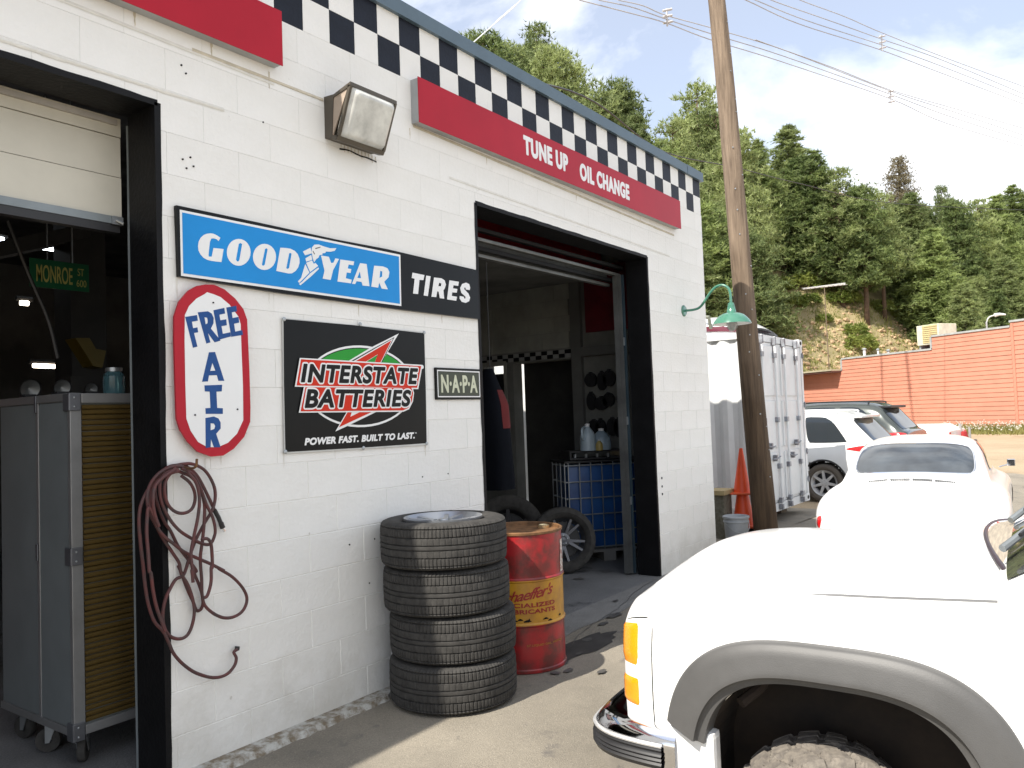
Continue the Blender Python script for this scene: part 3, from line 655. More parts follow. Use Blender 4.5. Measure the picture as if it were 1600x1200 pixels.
# ------------------------------------------------------------------ wall lamp and gooseneck lamp
t = thing('wall_pack_light', 'bronze wall pack floodlight with a milky glass lens above the blue sign', 'light', (3.3, 0, 3.3))
M_br = mat('bronze_housing', (.10, .085, .065), .45, .3, var=.1); M_tan = mat('faded_tan_housing', (.45, .36, .28), .6, var=.1)
xl, xr = 3.10, 3.47
def pr(xa, xb, pts): return [(xa, y, z) for y, z in pts], (xb-xa, 0, 0)
o = MB(); o.prism(*pr(xl, xr, [(0, 3.27), (-.06, 3.262), (-.08, 3.51), (0, 3.515)])); o.build('back_box', M_br, t, world=True, fixn=True)
o = MB(); o.prism(*pr(xl+.004, xl+.012, [(-.061, 3.270), (-.205, 3.535), (-.081, 3.505)])); o.build('side_cheek', M_tan, t, world=True, fixn=True)
o = MB(); o.prism(*pr(xr-.012, xr-.004, [(-.061, 3.270), (-.205, 3.535), (-.081, 3.505)])); o.build('side_cheek', M_tan, t, world=True, fixn=True)
o = MB(); o.prism(*pr(xl-.002, xr+.002, [(-.079, 3.507), (-.225, 3.545), (-.225, 3.522), (-.079, 3.490)])); o.prism(*pr(xl-.002, xr+.002, [(-.06, 3.25), (-.10, 3.24), (-.115, 3.262), (-.062, 3.275)]))
for xx in (xl-.002, xr-.014): o.prism(*pr(xx, xx+.016, [(-.10, 3.255), (-.118, 3.262), (-.226, 3.525), (-.205, 3.53)]))
o.build('lens_frame', M_br, t, world=True, fixn=True)
M_lens = mat('milky_lens', (.78, .78, .73), .25, trans=.12, coat=.5, var=.2, scale=6, ior=1.3)
o = MB()
def lf(u, v):
    e = (max(0, 1-abs(2*u-1)*1.0)); b = min(1, e*5)*min(1, (1-abs(2*v-1))*5)
    y = -.105-(.218-.105)*v; z = 3.262+(3.525-3.262)*v
    bulge = .045*sin(b*pi/2)
    return (xl+.014+(xr-xl-.028)*u, y-bulge*.9, z-bulge*.42)
o.grid(lf, 24, 24); o.build('glass_lens', M_lens, t, world=True, smooth=True, autosm=None, fixn=True)
o = MB(); o.prism(*pr(xl+.03, xr-.03, [(-.07, 3.30), (-.15, 3.49), (-.08, 3.49)])); o.build('reflector', M_chrome, t, world=True, fixn=True)
# gooseneck
t = thing('gooseneck_lamp', 'green gooseneck barn lamp with caged bulb at the building corner', 'lamp', (8.09, 0, 2.7))
M_gr = mat('green_enamel', (.055, .20, .135), .25, var=.06, coat=.5)
o = MB(); o.lathe([(0, .02), (.05, .018), (.062, .006), (.062, 0)], 24, Matrix.Translation((8.09, 0, 2.70)) @ Matrix.Rotation(pi/2, 4, 'X')); o.build('wall_plate', M_gr, t, world=True, smooth=True)
o = MB(); o.tube(spline([(8.09, 0, 2.70), (8.09, -.12, 2.70), (8.09, -.20, 2.73), (8.09, -.31, 2.86), (8.09, -.38, 2.915), (8.09, -.46, 2.92), (8.09, -.52, 2.86), (8.09, -.53, 2.74), (8.09, -.53, 2.70)], 6), .0135, 10); o.build('arm', M_gr, t, world=True, smooth=True)
MM = Matrix.Translation((8.09, -.53, 0))
o = MB(); o.lathe([(.018, 2.73), (.030, 2.725), (.034, 2.70), (.036, 2.70), (.036, 2.685), (.040, 2.685), (.042, 2.655), (.046, 2.65), (.05, 2.62), (.09, 2.615), (.13, 2.595), (.165, 2.56), (.185, 2.535), (.20, 2.505)], 36, MM); o.build('shade', M_gr, t, world=True, smooth=True, autosm=50)
o = MB(); o.lathe([(.198, 2.506), (.18, 2.528), (.12, 2.588), (.05, 2.61), (0, 2.612)], 36, MM); o.build('shade_lining', M_signwhite, t, world=True, smooth=True)
o = MB(); o.lathe([(0, 2.43), (.03, 2.44), (.045, 2.48), (.045, 2.58)], 20, MM); o.build('bulb_glass', mat('lamp_glass', (.8, .82, .8), .1, trans=.6, ior=1.2), t, world=True, smooth=True)
o = MB()
for z in (2.47, 2.51, 2.55): o.tube([(8.09+.055*cos(a*pi/10), -.53+.055*sin(a*pi/10), z) for a in range(21)], .002, 5)
for k in range(8):
    a = k*pi/4; o.tube([(8.09+.055*cos(a), -.53+.055*sin(a), 2.58), (8.09+.055*cos(a), -.53+.055*sin(a), 2.47), (8.09+.02*cos(a), -.53+.02*sin(a), 2.43)], .002, 5)
o.build('cage', mat('cage_wire', (.3, .31, .3), .4, .6), t, world=True)

# ------------------------------------------------------------------ air hose
t = thing('air_hose', 'coiled dusty red rubber air hose hanging beside the left bay', 'hose', (2.2, -.05, 1.5))
def A(pts): return [(200+a/6, 700+b/6) for a, b in pts]
def Bq(pts): return [(200+a/6, 880+b/6) for a, b in pts]
runs = [
 A([(815,590),(740,430),(690,330),(640,250),(560,180),(480,160),(380,200),(300,270),(255,370),(262,470),(300,600),(345,700),(400,780),(470,920),(560,1040),(640,1150)]) + Bq([(620,90),(665,200),(695,300),(702,380),(680,435),(640,440),(610,360),(560,250),(500,90),(470,20)]),
 A([(440,165),(520,150),(610,152),(720,210),(800,340),(818,460),(790,580),(720,700),(650,830),(600,950),(565,1060),(520,1190)]) + Bq([(450,150),(400,230),(350,340),(325,480),(340,600),(390,680),(470,710),(545,685),(595,600),(622,460),(605,330),(560,200),(500,100)]) + A([(480,1080),(430,1000),(330,850),(250,700),(205,580),(200,460),(240,330),(320,230),(420,180)]),
 A([(500,165),(400,170),(290,240),(220,340),(160,440),(115,560),(103,700),(115,870),(135,1050)]) + Bq([(145,60),(165,240),(195,400),(250,550),(330,640),(385,750),(430,850),(520,950),(640,1030),(800,1073),(920,1045),(995,965),(1015,890),(992,835),(1025,808)]),
 A([(520,175),(420,175),(300,230),(215,330),(180,450),(200,590),(260,720),(330,820),(430,900),(520,970),(620,1020),(760,1080),(900,1150)]) + Bq([(850,50),(980,130),(1080,240),(1115,340),(1080,440),(1000,500),(900,512),(800,470),(720,395),(695,300),(690,150),(680,20)]) + A([(680,1000),(700,850),(715,680),(715,520),(670,370),(590,270),(480,220)]),
 A([(470,200),(370,230),(310,300),(300,420),(330,550),(400,680),(490,780),(600,850),(690,895),(770,900),(812,820),(815,740),(790,640),(740,540),(700,430),(660,330),(600,240),(500,190)]),
 A([(480,215),(400,240),(350,320),(345,430),(375,530),(440,595),(520,612),(595,575),(628,490),(620,400),(575,320),(500,260)]),
 A([(450,190),(270,330),(235,480),(250,620),(290,740)])+A([(200,560),(180,650),(175,800),(190,1000),(200,1150)]) + Bq([(215,100),(235,260),(270,420),(320,560),(350,640)]),
 A([(560,230),(640,330),(670,480),(655,650),(620,820),(590,1000),(610,1160)]) + Bq([(600,60),(610,180)]),
 A([(690,860),(740,850),(775,890),(788,1000),(790,1120)]) + Bq([(780,40),(778,180),(745,300),(710,325)]),
]
random.seed(3); M_hose = mat('red_hose_rubber', (.115, .028, .026), .6, var=.25, scale=18, col2=(.06, .035, .034))
for k, rn in enumerate(runs):
    pts = []
    for i, (a, b) in enumerate(rn):
        y = -.02-.011*k-.004*sin(i*.9+k); pts.append(on_y(a, b, y))
    o = MB(); o.tube(spline(pts, 5), .0078, 8); o.build('hose_loop', M_hose, t, world=True, smooth=True)
o = MB(); o.tube([on_y(335, 797, -.025), on_y(341, 808, -.025), on_y(346, 820, -.025)], .011, 8); o.tube([on_y(345, 817, -.025), on_y(348, 825, -.025)], .013, 8); o.build('hose_fitting', M_blackpl, t, world=True, smooth=True)
o = MB(); o.tube([on_y(347, 823, -.025), on_y(351, 830, -.025)], .0075, 8); o.build('nozzle_tip', M_chrome, t, world=True, smooth=True)
o = MB(); p = on_y(370, 1016, -.02); o.cyl(p, p+Vector((.004, 0, .018)), .012, 8); o.build('hose_end', M_blackpl, t, world=True)
o = MB(); p = on_y(281, 722); o.tube(spline([(p.x, 0, p.z-.02), (p.x, -.08, p.z-.03), (p.x, -.13, p.z-.02), (p.x, -.14, p.z+.015)], 5), .006, 8)
tag(o.build('hose_hook', M_rust, smooth=True), 'rusty steel hook in the wall holding the coiled red hose', 'hook')

# ------------------------------------------------------------------ tires
def tire_mesh(R, Wd, rim, n=420, blocky=False, deep=.009):
    h = Wd/2; prof = []
    sect = [(rim-.005, .62*h), (rim+.012, .80*h), (rim+.03, .90*h), ((R+rim)/2, 1.0*h), (R-.055, .985*h), (R-.03, .95*h), (R-.014, .90*h), (R-.005, .82*h)]
    prof += [(r, -z) for r, z in sect]
    rib = []
    for (a, b) in ((-.74, -.45), (-.39, -.13), (-.07, .07+.0), (.13, .39), (.45, .74)):
        cr_ = lambda u: R - .006*abs(u)**2
        rib += [(cr_(a)-deep, a-.018, 0), (cr_(a), a+.006, 1), (cr_((a+b)/2)+.001, (a+b)/2, 1), (cr_(b), b-.006, 1), (cr_(b)-deep, b+.018, 0)]
    prof += [(r, u*h) for r, u, _ in rib]
    prof += [(r, z) for r, z in reversed(sect)]
    m_ = MB(); k = len(prof); vs = []; per = 4
    for i in range(n):
        a = 2*pi*i/n
        for q, (r, z) in enumerate(prof):
            rr = r; u = z/h
            if blocky:
                ph = (i + (7 if u > 0 else 0) + int(abs(u)*9)) % 16
                if r > R-.03 and ph < 4: rr = r-.012
                if r > R-.07 and abs(u) > .9 and (i % 16) < 6: rr = r-.012
            else:
                if r > R-.035 and abs(u) > .42 and (i % per) == 0: rr = r-.0055
                elif r > R-.02 and .1 < abs(u) < .42 and ((i+1) % (per+2)) == 0: rr = r-.0028
            vs.append((rr*cos(a), rr*sin(a), z))
    fs = [(i*k+q, ((i+1) % n)*k+q, ((i+1) % n)*k+q+1, i*k+q+1) for i in range(n) for q in range(k-1)]
    return m_.add(vs, fs)
def rim_parts(parent, rim, Wd, M_=None, spokes=5, double=True, m=None, face=.55, sub='rim'):
    M_ = M_ or Matrix.Identity(4); m = m or M_alloy; z = Wd/2*face
    o = MB(); o.lathe([(rim+.003, -Wd/2*.62), (rim-.01, -Wd/2*.5), (rim-.035, -Wd/2*.3), (rim-.04, z-.05), (rim-.012, z-.012), (rim+.002, z+.012), (rim+.008, z+.02), (rim+.008, z+.008)], 48, M_)
    for k in range(spokes):
        for s_ in ((-.17, .17) if double else (0,)):
            a = 2*pi*k/spokes
            a0 = a+s_*.55; a1 = a+s_*1.25; w0, w1 = (.031, .023) if double else (.055, .035)
            P0 = Vector((.055*cos(a0), .055*sin(a0), z-.008)); P1 = Vector(((rim-.006)*cos(a1), (rim-.006)*sin(a1), z+.006))
            d_ = (P1-P0).normalized(); sd = Vector((-d_.y, d_.x, 0))
            vs = [P0-sd*w0/2, P0+sd*w0/2, P1+sd*w1/2, P1-sd*w1/2]
            vs = [M_ @ v for v in vs] + [M_ @ (v-Vector((0, 0, .035))) for v in vs]
            o.add(vs, [(0, 1, 2, 3), (4, 7, 6, 5), (0, 4, 5, 1), (1, 5, 6, 2), (2, 6, 7, 3), (3, 7, 4, 0)])
    o.lathe([(.07, z-.05), (.07, z-.008), (.045, z), (.03, z-.004), (.028, z+.004), (0, z+.006)], 24, M_)
    r_ = o.build(sub, m, parent, smooth=True, autosm=35)
    o = MB(); o.lathe([(0, -z*.2), (rim-.045, -z*.2)], 32, M_); o.build('hub_back', M_blackpl, parent)
    for k in range(5):
        a = 2*pi*k/5+.6; o = MB(); o.lathe([(.008, z-.006), (.008, z+.003), (0, z+.005)], 6, M_ @ Matrix.Translation((.045*cos(a), .045*sin(a), 0))); o.build('lug_nut', M_steel, parent)
    return r_
TW = .262
labs = ['topmost tire of the stack by the white wall, alloy wheel facing up', 'second tire from the top of the four tire stack', 'third tire from the top of the four tire stack', 'bottom tire of the stack standing on the asphalt']
offs = [(3.605, -.370), (3.628, -.362), (3.652, -.380), (3.632, -.388)]
t0 = thing('wheel_tire', labs[0], 'tire', (offs[0][0], offs[0][1], TW*3.5), .4, group='stack of used tires')
o = tire_mesh(.372, TW, .225).build('tread_tire', M_rubber, t0, smooth=True, autosm=28)
rim_parts(t0, .225, TW, face=.86)
for k in range(1, 4):
    c_ = copy_tree(t0, None, (offs[k][0], offs[k][1], TW*(3.5-k)), (0, 0, k*1.3)); c_['label'] = labs[k]

# ------------------------------------------------------------------ oil barrel
t = thing('oil_drum', 'red and yellow steel oil drum behind the tire stack', 'drum', (4.37, -.375, 0))
r_ = .276
M_dred = mat('drum_red', (.36, .014, .018), .4, scale=7, col2=(.13, .022, .018), bump=.15, bscale=14, coat=.1, lo=.4, hi=.6); M_dyel = mat('drum_yellow', (.60, .31, .02), .42, scale=6, col2=(.36, .17, .03), bump=.15, bscale=14)
def ring(z0, z1, hoop=True):
    n = 8; return [(r_, z0+(z1-z0)*i/n) for i in range(n+1)]
o = MB(); o.lathe([(r_-.01, .02), (r_+.006, .0), (r_+.006, .018), (r_, .025)] + ring(.03, .285) + [(r_+.008, .292), (r_+.008, .298)], 64); o.build('lower_band', M_dred, t, smooth=True)
o = MB(); o.lathe([(r_+.008, .298), (r_+.008, .304), (r_, .312)] + ring(.315, .565) + [(r_+.008, .574), (r_+.008, .58)], 64); o.build('yellow_band', M_dyel, t, smooth=True)
o = MB(); o.lathe([(r_+.008, .58), (r_+.008, .586), (r_, .595)] + ring(.60, .855) + [(r_, .862)], 64); o.build('upper_band', M_dred, t, smooth=True)
o = MB(); o.lathe([(r_, .862), (r_+.008, .866), (r_+.009, .880), (r_, .885), (r_-.008, .880), (r_-.010, .862), (r_-.03, .858), (0, .860)], 64); o.build('lid', M_rust, t, smooth=True)
a = -.35; o = MB(); o.lathe([(.038, .858), (.038, .876), (.03, .880), (.026, .872), (0, .872)], 20, Matrix.Translation((.20*cos(a), .20*sin(a), 0))); o.build('bung_cap', mat('brass_cap', (.75, .60, .35), .3, .8), t, smooth=True)
ac = atan2(CAM.y+.385, CAM.x-4.37)
def cyl_fn(base, ang0, wave=0):   # text x is arc length from ang0, going to the right as seen from outside
    def f(a_, b_, c_):
        th = ang0 + a_/r_; rr = r_+.0015+c_
        return Vector((rr*cos(th), rr*sin(th), b_))
    return f
M_dtx = mat('drum_red_print', (.33, .02, .02), .5)
fn = cyl_fn(0, ac)
def fslant(a_, b_, c_): return fn(a_, b_+.13*(a_-.0), c_)
text('lettering', "Schaeffer's", M_dtx, t, -.16, .225, .455, .525, bold=.012, shear=.45, fn=fslant, world=False, space=.88)
text('lettering', 'SPECIALIZED', M_dtx, t, -.16, .235, .412, .440, bold=.03, fn=fn, world=False, space=1.05)
text('lettering', 'LUBRICANTS', M_dtx, t, -.13, .235, .372, .400, bold=.03, fn=fn, world=False, space=1.05)
text('lettering', '57 LIQUID GAL. MOTOR', mat('drum_yellow_print', (.45, .22, .03), .5), t, 0.02, .30, .165, .180, bold=0, fn=fn, world=False)
o = MB(); o.grid(lambda u, v: fn(.325+.075*u+.01*v, .60+.205*v, .001), 6, 10); o.build('paper_label', mat('torn_label', (.60, .58, .52), .6, scale=40, col2=(.3, .16, .14), lo=.45, hi=.55), t, smooth=True, autosm=None)
for k in range(9):   # scuffs along the yellow band
    u = random.uniform(-.1, .35); w = random.uniform(.01, .05); z = random.uniform(.312, .335)
    o = MB(); o.grid(lambda a_, b_: fn(u+w*a_, z+.014*b_*(1-abs(2*a_-1)*.7), .0005), 5, 2); o.build('scuff', M_black, t)

# ------------------------------------------------------------------ inside bay 2
t = thing('alloy_wheel_tire', 'upright wheel with double spoke alloy leaning on the blue tank', 'tire', (7.02, .98, .335), 0)
MW = Matrix.Rotation(radians(-142), 4, 'Z') @ Matrix.Rotation(radians(84), 4, 'Y')
t.rotation_euler = MW.to_euler()
tire_mesh(.335, .235, .228, 160).build('tread_tire', M_rubber, t, smooth=True, autosm=28); rim_parts(t, .228, .235, m=mat('dark_alloy', (.16, .165, .18), .35, .7))
t = thing('spare_tire', 'dark worn tire standing behind the alloy wheel', 'tire', (6.95, 1.62, .39))
t.rotation_euler = (Matrix.Rotation(radians(-150), 4, 'Z') @ Matrix.Rotation(radians(78), 4, 'Y')).to_euler()
tire_mesh(.39, .22, .24, 120).build('tread_tire', M_rubber, t, smooth=True, autosm=28); rim_parts(t, .24, .22, spokes=6, double=False, m=M_blackpl)
# blue liquid tank in a wire cage
t = thing('caged_liquid_tank', 'blue plastic liquid tank in a galvanised wire cage inside the right bay', 'tank', (7.44, 1.17, 0), radians(-40))
o = MB(); o.bbox((.03, .03, .15), (.92, .47, 1.07), .05); o.build('tank', mat('blue_tank_plastic', (.012, .085, .27), .35, scale=2, col2=(.008, .045, .16)), t, smooth=True, autosm=50)
M_cage = mat('cage_steel', (.45, .47, .48), .35, .7)
for z in (.16, .34, .52, .70, .88, 1.06):
    o = MB(); o.tube([(0, 0, z), (.95, 0, z), (.95, .50, z), (0, .50, z), (0, 0, z)], .008, 6); o.build('cage_bar', M_cage, t)
for k in range(8):
    x = .02+.13*k; o = MB(); o.tube([(x, -.012, .14), (x, -.012, 1.09)], .0065, 6); o.build('cage_bar', M_cage, t)
for k in range(4):
    y = .02+.15*k; o = MB(); o.tube([(-.012, y, .14), (-.012, y, 1.09)], .0065, 6); o.build('cage_bar', M_cage, t)
o = MB(); o.box((-.02, -.02, 1.09), (.97, .52, 1.11)); o.build('top_board', M_blackpl, t)
o = MB()
for x in (0, .40, .80): o.box((x, 0, 0), (x+.14, .50, .10))
o.box((0, 0, .10), (.94, .50, .13)); o.build('pallet_base', mat('grey_pallet', (.22, .21, .19), .8), t)
# bottles on the tank
def bottle(name, label, x, y, z, r, h, col, cap=(.8, .8, .8)):
    t_ = thing(name, label, 'bottle', (x+.02, y-.02, z), group='containers standing on the blue tank')
    o = MB(); o.lathe([(0, 0), (r, 0), (r*1.02, h*.05), (r, h*.5), (r*.85, h*.66), (r*.3, h*.88), (r*.26, h*.9)], 20); o.build('bottle_body', mat('jug_'+name, col, .3, trans=.3, var=.05), t_, smooth=True, autosm=50)
    o = MB(); o.lathe([(r*.3, h*.88), (r*.32, h*.98), (0, h*1.0)], 14); o.build('cap', mat('jug_cap', cap, .4), t_, smooth=True)
    return t_
tb = bottle('plastic_jug', 'pale jug with loop handle on the left end of the tank top', 7.62, 1.02, 1.22, .085, .30, (.5, .6, .66))
o = MB(); o.tube(spline([(-.05, 0, .26), (-.11, 0, .24), (-.12, 0, .16), (-.085, 0, .12)], 4), .012, 8); o.build('handle', MC['jug_plastic_jug'], tb, smooth=True)
bottle('water_jug', 'round clear jug beside the handled jug on the tank top', 7.80, .95, 1.22, .105, .24, (.35, .45, .52))
bottle('oil_bottle', 'small yellowish bottle in front of the two jugs', 7.66, .90, 1.22, .04, .12, (.5, .38, .12))
t = thing('parts_shelf', 'black metal tray of small parts under the jugs', 'tray', (7.86, 1.04, 1.12), radians(-40))
o = MB(); o.box((-.35, -.15, 0), (.3, .1, .02)); o.box((-.35, -.15, .08), (.3, .1, .098)); 
for x in (-.35, .28): o.box((x, -.15, .02), (x+.02, .3, .08))
o.build('tray_frame', M_blackpl, t)
for k in range(4):
    o = MB(); o.lathe([(.018, .02), (.018, .06), (0, .06)], 10, Matrix.Translation((-.28+.13*k, -.12, 0))); o.build('socket', M_steel, t)
random.seed(12)
for k in range(11):    # belts and gaskets hung on the side wall
    y = 1.42-.11*(k % 4)*1.1-random.uniform(0, .06); z = 1.45+.30*(k//4)+random.uniform(-.04, .04)
    w, h = random.uniform(.10, .17), random.uniform(.16, .24)
    lp = [(8.45, y+w*.55*cos(a*pi/9)*(1+.25*noise.noise(Vector((a, k, 0)))), z+h*.5*sin(a*pi/9)*(1+.25*noise.noise(Vector((a, k, 3))))) for a in range(18)]
    o = MB(); o.prism(lp, (.05, 0, 0)); o.box((8.44, y-.01, z+h*.3), (8.50, y+.01, z+h*.55))
    tag(o.build('hanging_part', M_blackpl, fixn=True), 'black rubber part hanging on the inner wall above the tank', 'part', 'dark parts hung on the inner wall')
# tall door leaf and light outside, tire machine, jacket
t = thing('tire_machine', 'white tire changing machine just inside the right bay', 'machine', (6.2, 2.2, 0))
M_off = mat('offwhite_enamel', (.45, .48, .46), .45, var=.15)
o = MB(); o.bbox((5.95, 2.0, .12), (6.42, 2.5, .92), .03); o.build('cabinet', M_off, t, world=True, smooth=True)
o = MB(); o.tube([(6.18, 2.28, .92), (6.18, 2.28, .98)], .20, 20); o.build('turntable', M_dark, t, world=True, smooth=True)
o = MB(); o.box((6.50, 2.25, .1), (6.60, 2.4, 1.6)); o.box((6.1, 2.28, 1.5), (6.60, 2.38, 1.6)); o.build('column', M_off, t, world=True)
o = MB(); o.tube([(5.9, 1.95, 1.25), (6.15, 1.92, .95), (6.4, 1.9, .62)], .012, 8); o.tube([(6.16, 2.33, 1.5), (6.16, 2.33, 1.05)], .015, 8); o.build('arm', M_blackpl, t, world=True)
for z in (.35, .45, .55):
    o = MB(); o.tube([(6.35, 1.85, z), (6.75, 1.85, z+.02)], .012, 6); o.build('rail', M_blackpl, t, world=True)
t = thing('workbench', 'dark workbench in the shadow of the right bay', 'workbench', (7.4, 3.4, 0))
o = MB(); o.box((6.5, 3.0, .88), (8.4, 3.7, .94)); o.build('bench_top', M_dark, t, world=True)
for (x, y) in ((6.55, 3.05), (8.3, 3.05), (6.55, 3.6), (8.3, 3.6)):
    o = MB(); o.box((x, y, 0), (x+.06, y+.06, .88)); o.build('leg', M_dark, t, world=True)
# work coat hung by the bay edge
t = thing('hanging_coat', 'dark work coat with a red panel hanging just behind the bay edge', 'coat', (5.2, .75, 1.0))
def coat(u, v):
    a = 2*pi*u; z = 1.04+.98*v; r = .13+.05*(1-v)*1.1-.09*max(0, v-.7)/.3
    r *= 1+.12*noise.noise(Vector((cos(a)*2, sin(a)*2, z*2)))
    c0 = on_x(768, 650, 5.2)
    return (5.2+r*.8*cos(a), c0.y+r*1.1*sin(a)+.02, z)
o = MB(); o.grid(coat, 28, 24); o.build('coat_body', mat('navy_cloth', (.004, .005, .008), .9, spec=.1, bump=.4, bscale=20), t, world=True, smooth=True, autosm=None)
o = MB(); o.grid(lambda u, v: (lambda p: (5.2+(p[0]-5.2)*1.04, p[1]-.002, p[2]))(coat(-.30+.22*u, .50+.32*v)), 8, 10); o.build('red_panel', mat('red_cloth', (.10, .005, .005), .9), t, world=True, smooth=True)
c0 = on_x(768, 650, 5.2)
o = MB(); o.tube([(5.2, c0.y, 2.0), (5.2, c0.y, 2.9)], .003, 6); o.build('hook', M_blackpl, t, world=True)
# dark framed opening in the side wall: small window unit in it
t = thing('side_window', 'bright narrow opening in the side wall with a dark panel hung in it', 'window', (8.6, 2.9, .95))
o = MB(); o.box((8.49, 2.70, .90), (8.504, 2.745, 2.36)); o.box((8.49, 3.055, .90), (8.504, 3.10, 2.36)); o.box((8.49, 2.745, 2.30), (8.504, 3.055, 2.36)); o.box((8.49, 2.745, .90), (8.504, 3.055, .94)); o.build('frame', mat('pale_frame', (.35, .34, .30), .6), t, world=True)
o = MB(); o.bbox((8.55, 2.78, 1.92), (8.57, 2.94, 2.2), .008); o.build('dark_panel', M_blackpl, t, world=True)
o = MB(); o.box((8.62, 2.74, .94), (8.626, 3.06, 2.30)); o.build('pane', mat('window_pane', (.9, .92, .92), .02, trans=1, var=0, ior=1.05), t, world=True)

# ------------------------------------------------------------------ inside bay 1
t = thing('equipment_cabinet', 'tall grey flight case style cabinet on casters with a slatted brown shutter', 'cabinet', (2.25, .9, 0))
M_cab = mat('grey_cabinet_panel', (.155, .172, .175), .45, var=.06, scale=4); M_alu = mat('aluminium_trim', (.30, .30, .30), .35, .5)
cx0, cx1, cy0, cy1, cz0, cz1 = 1.885, 2.62, .50, 1.30, .175, 1.805
o = MB(); o.box((cx0+.012, cy0+.02, cz0), (cx1, cy1, cz1)); o.build('carcass', M_cab, t, world=True)
o = MB(); o.box((cx0+.004, cy0+.03, cz0+.03), (cx0+.0118, .835, cz1-.035)); o.build('side_panel', M_cab, t, world=True)
o = MB(); o.box((cx0+.004, .865, cz0+.03), (cx0+.0118, cy1-.02, cz1-.035)); o.build('side_panel', M_cab, t, world=True)
for (a_, b_) in (((cx0, cy0, cz0-.01), (cx0+.055, cy0+.028, cz1+.01)), ((cx0, .836, cz0-.01), (cx0+.0115, .862, cz1)), ((cx0-.002, cy0+.029, cz1-.03), (cx0+.0116, cy1, cz1+.01)), ((cx0+.056, cy0-.001, cz1-.04), (cx1, cy0+.019, cz1+.008)), ((cx0+.056, cy0-.001, cz0-.01), (cx1, cy0+.019, cz0+.035)), ((cx0-.002, cy0+.029, cz0-.01), (cx0+.0116, cy1, cz0+.028))):
    o = MB(); o.bbox(a_, b_, .003); o.build('edge_trim', M_alu, t, world=True)
M_slat = mat('brown_slat', (.11, .072, .022), .28, var=.2)
nsl = 58
for k in range(nsl):
    z = cz0+.04+(cz1-cz0-.085)*k/nsl; hh = (cz1-cz0-.085)/nsl
    if k == 0:
        sb = MB(); sb.prism([(cx0+.06, cy0+.018, 0), (cx0+.06, cy0+.006, hh*.25), (cx0+.06, cy0+.004, hh*.6), (cx0+.06, cy0+.012, hh*.92), (cx0+.06, cy0+.018, hh*.95)], (cx1-cx0-.07, 0, 0))
        sme = sb.mesh('shutter_slat', M_slat)
    o = link(bpy.data.objects.new('shutter_slat', sme), t); o.location = (-t.location.x, -t.location.y, z+random.uniform(-.001, .001))
def bracket(x, y, z, s=1):
    o = MB(); o.bbox((x-.006, y-.008, z), (x+.05, y+.001, z+.085), .004); o.bbox((x-.008, y-.006, z), (x+.0005, y+.055, z+.085), .004); o.build('corner_bracket', mat('bracket_steel', (.16, .165, .18), .4, .6), t, world=True)
    for (dx, dz) in ((.018, .02), (.018, .065)):
        r = MB(); r.lathe([(.006, 0), (.004, .003), (0, .004)], 8, Matrix.Translation((x+dx, y-.0082, z+dz)) @ Matrix.Rotation(pi/2, 4, 'X')); r.build('rivet', M_steel, t, world=True)
for z in (cz1-.078, .98, cz0-.03): bracket(cx0-.001, cy0-.0015, z)
for z in (cz1-.078, .98):
    o = MB(); o.bbox((cx0-.010, .838, z), (cx0-.003, .858, z+.085), .003); o.build('latch', MC['bracket_steel'], t, world=True)
for (x, y, a) in ((1.97, .60, .9), (1.96, .88, 2.4), (1.97, 1.18, 1.9), (2.5, .62, .4), (2.5, 1.2, 2.2)):
    M_ = Matrix.Translation((x, y, 0)) @ Matrix.Rotation(a, 4, 'Z')
    o = MB(); o.lathe([(.02, -.018), (.058, -.018), (.062, -.01), (.062, .01), (.058, .018), (.02, .018)], 24, M_ @ Matrix.Translation((.02, 0, .062)) @ Matrix.Rotation(pi/2, 4, 'X')); o.build('caster_wheel', M_rubber, t, world=True, smooth=True)
    o = MB()
    for s_ in (-.026, .024): o.prism([M_ @ Vector(p) for p in ((-.03, s_, .15), (.03, s_, .15), (.03, s_, .05), (.01, s_, .05))], (M_.to_3x3() @ Vector((0, .003, 0))))
    v_ = MB(); o.add([M_ @ Vector(p) for p in ((-.035, -.03, .15), (.035, -.03, .15), (.035, .03, .15), (-.035, .03, .15))], [(0, 1, 2, 3)]); o.build('caster_fork', M_steel, t, world=True)
# things on the cabinet
def lampish(label, x, y, r, m):
    t_ = thing('work_light', label, 'lamp', (x, y, 1.815))
    o = MB(); o.lathe([(0, 0), (r*.6, 0), (r, r*.5), (r*1.02, r*.6)], 20, Matrix.Translation((0, 0, r)) @ Matrix.Rotation(radians(105), 4, 'X')); o.build('housing', M_blackpl, t_, smooth=True)
    o = MB(); o.lathe([(0, .0), (r*.5, .01), (r*.9, r*.45)], 20, Matrix.Translation((0, -.004, r)) @ Matrix.Rotation(radians(105), 4, 'X')); o.build('reflector', M_bar, t_, smooth=True)
    o = MB(); o.box((-.03, -.03, 0), (.03, .03, .02)); o.build('foot', M_blackpl, t_)
lampish('round chrome lamp at the left of the grey cabinet top', 1.96, 1.12, .055, None); lampish('round chrome lamp at the middle of the grey cabinet top', 1.98, .80, .045, None); lampish('smaller round lamp behind the front corner of the cabinet top', 2.12, .78, .035, None)
t = thing('glass_jar', 'pale blue glass jar of parts on the grey cabinet', 'jar', (2.22, .72, 1.815))
o = MB(); o.lathe([(0, 0), (.05, 0), (.055, .02), (.055, .10), (.04, .12), (.04, .135)], 20); o.build('jar_body', mat('blue_jar_glass', (.12, .25, .28), .15, trans=.5), t, smooth=True)
o = MB(); o.lathe([(.043, .125), (.043, .145), (0, .147)], 16); o.build('lid', M_steel, t, smooth=True)
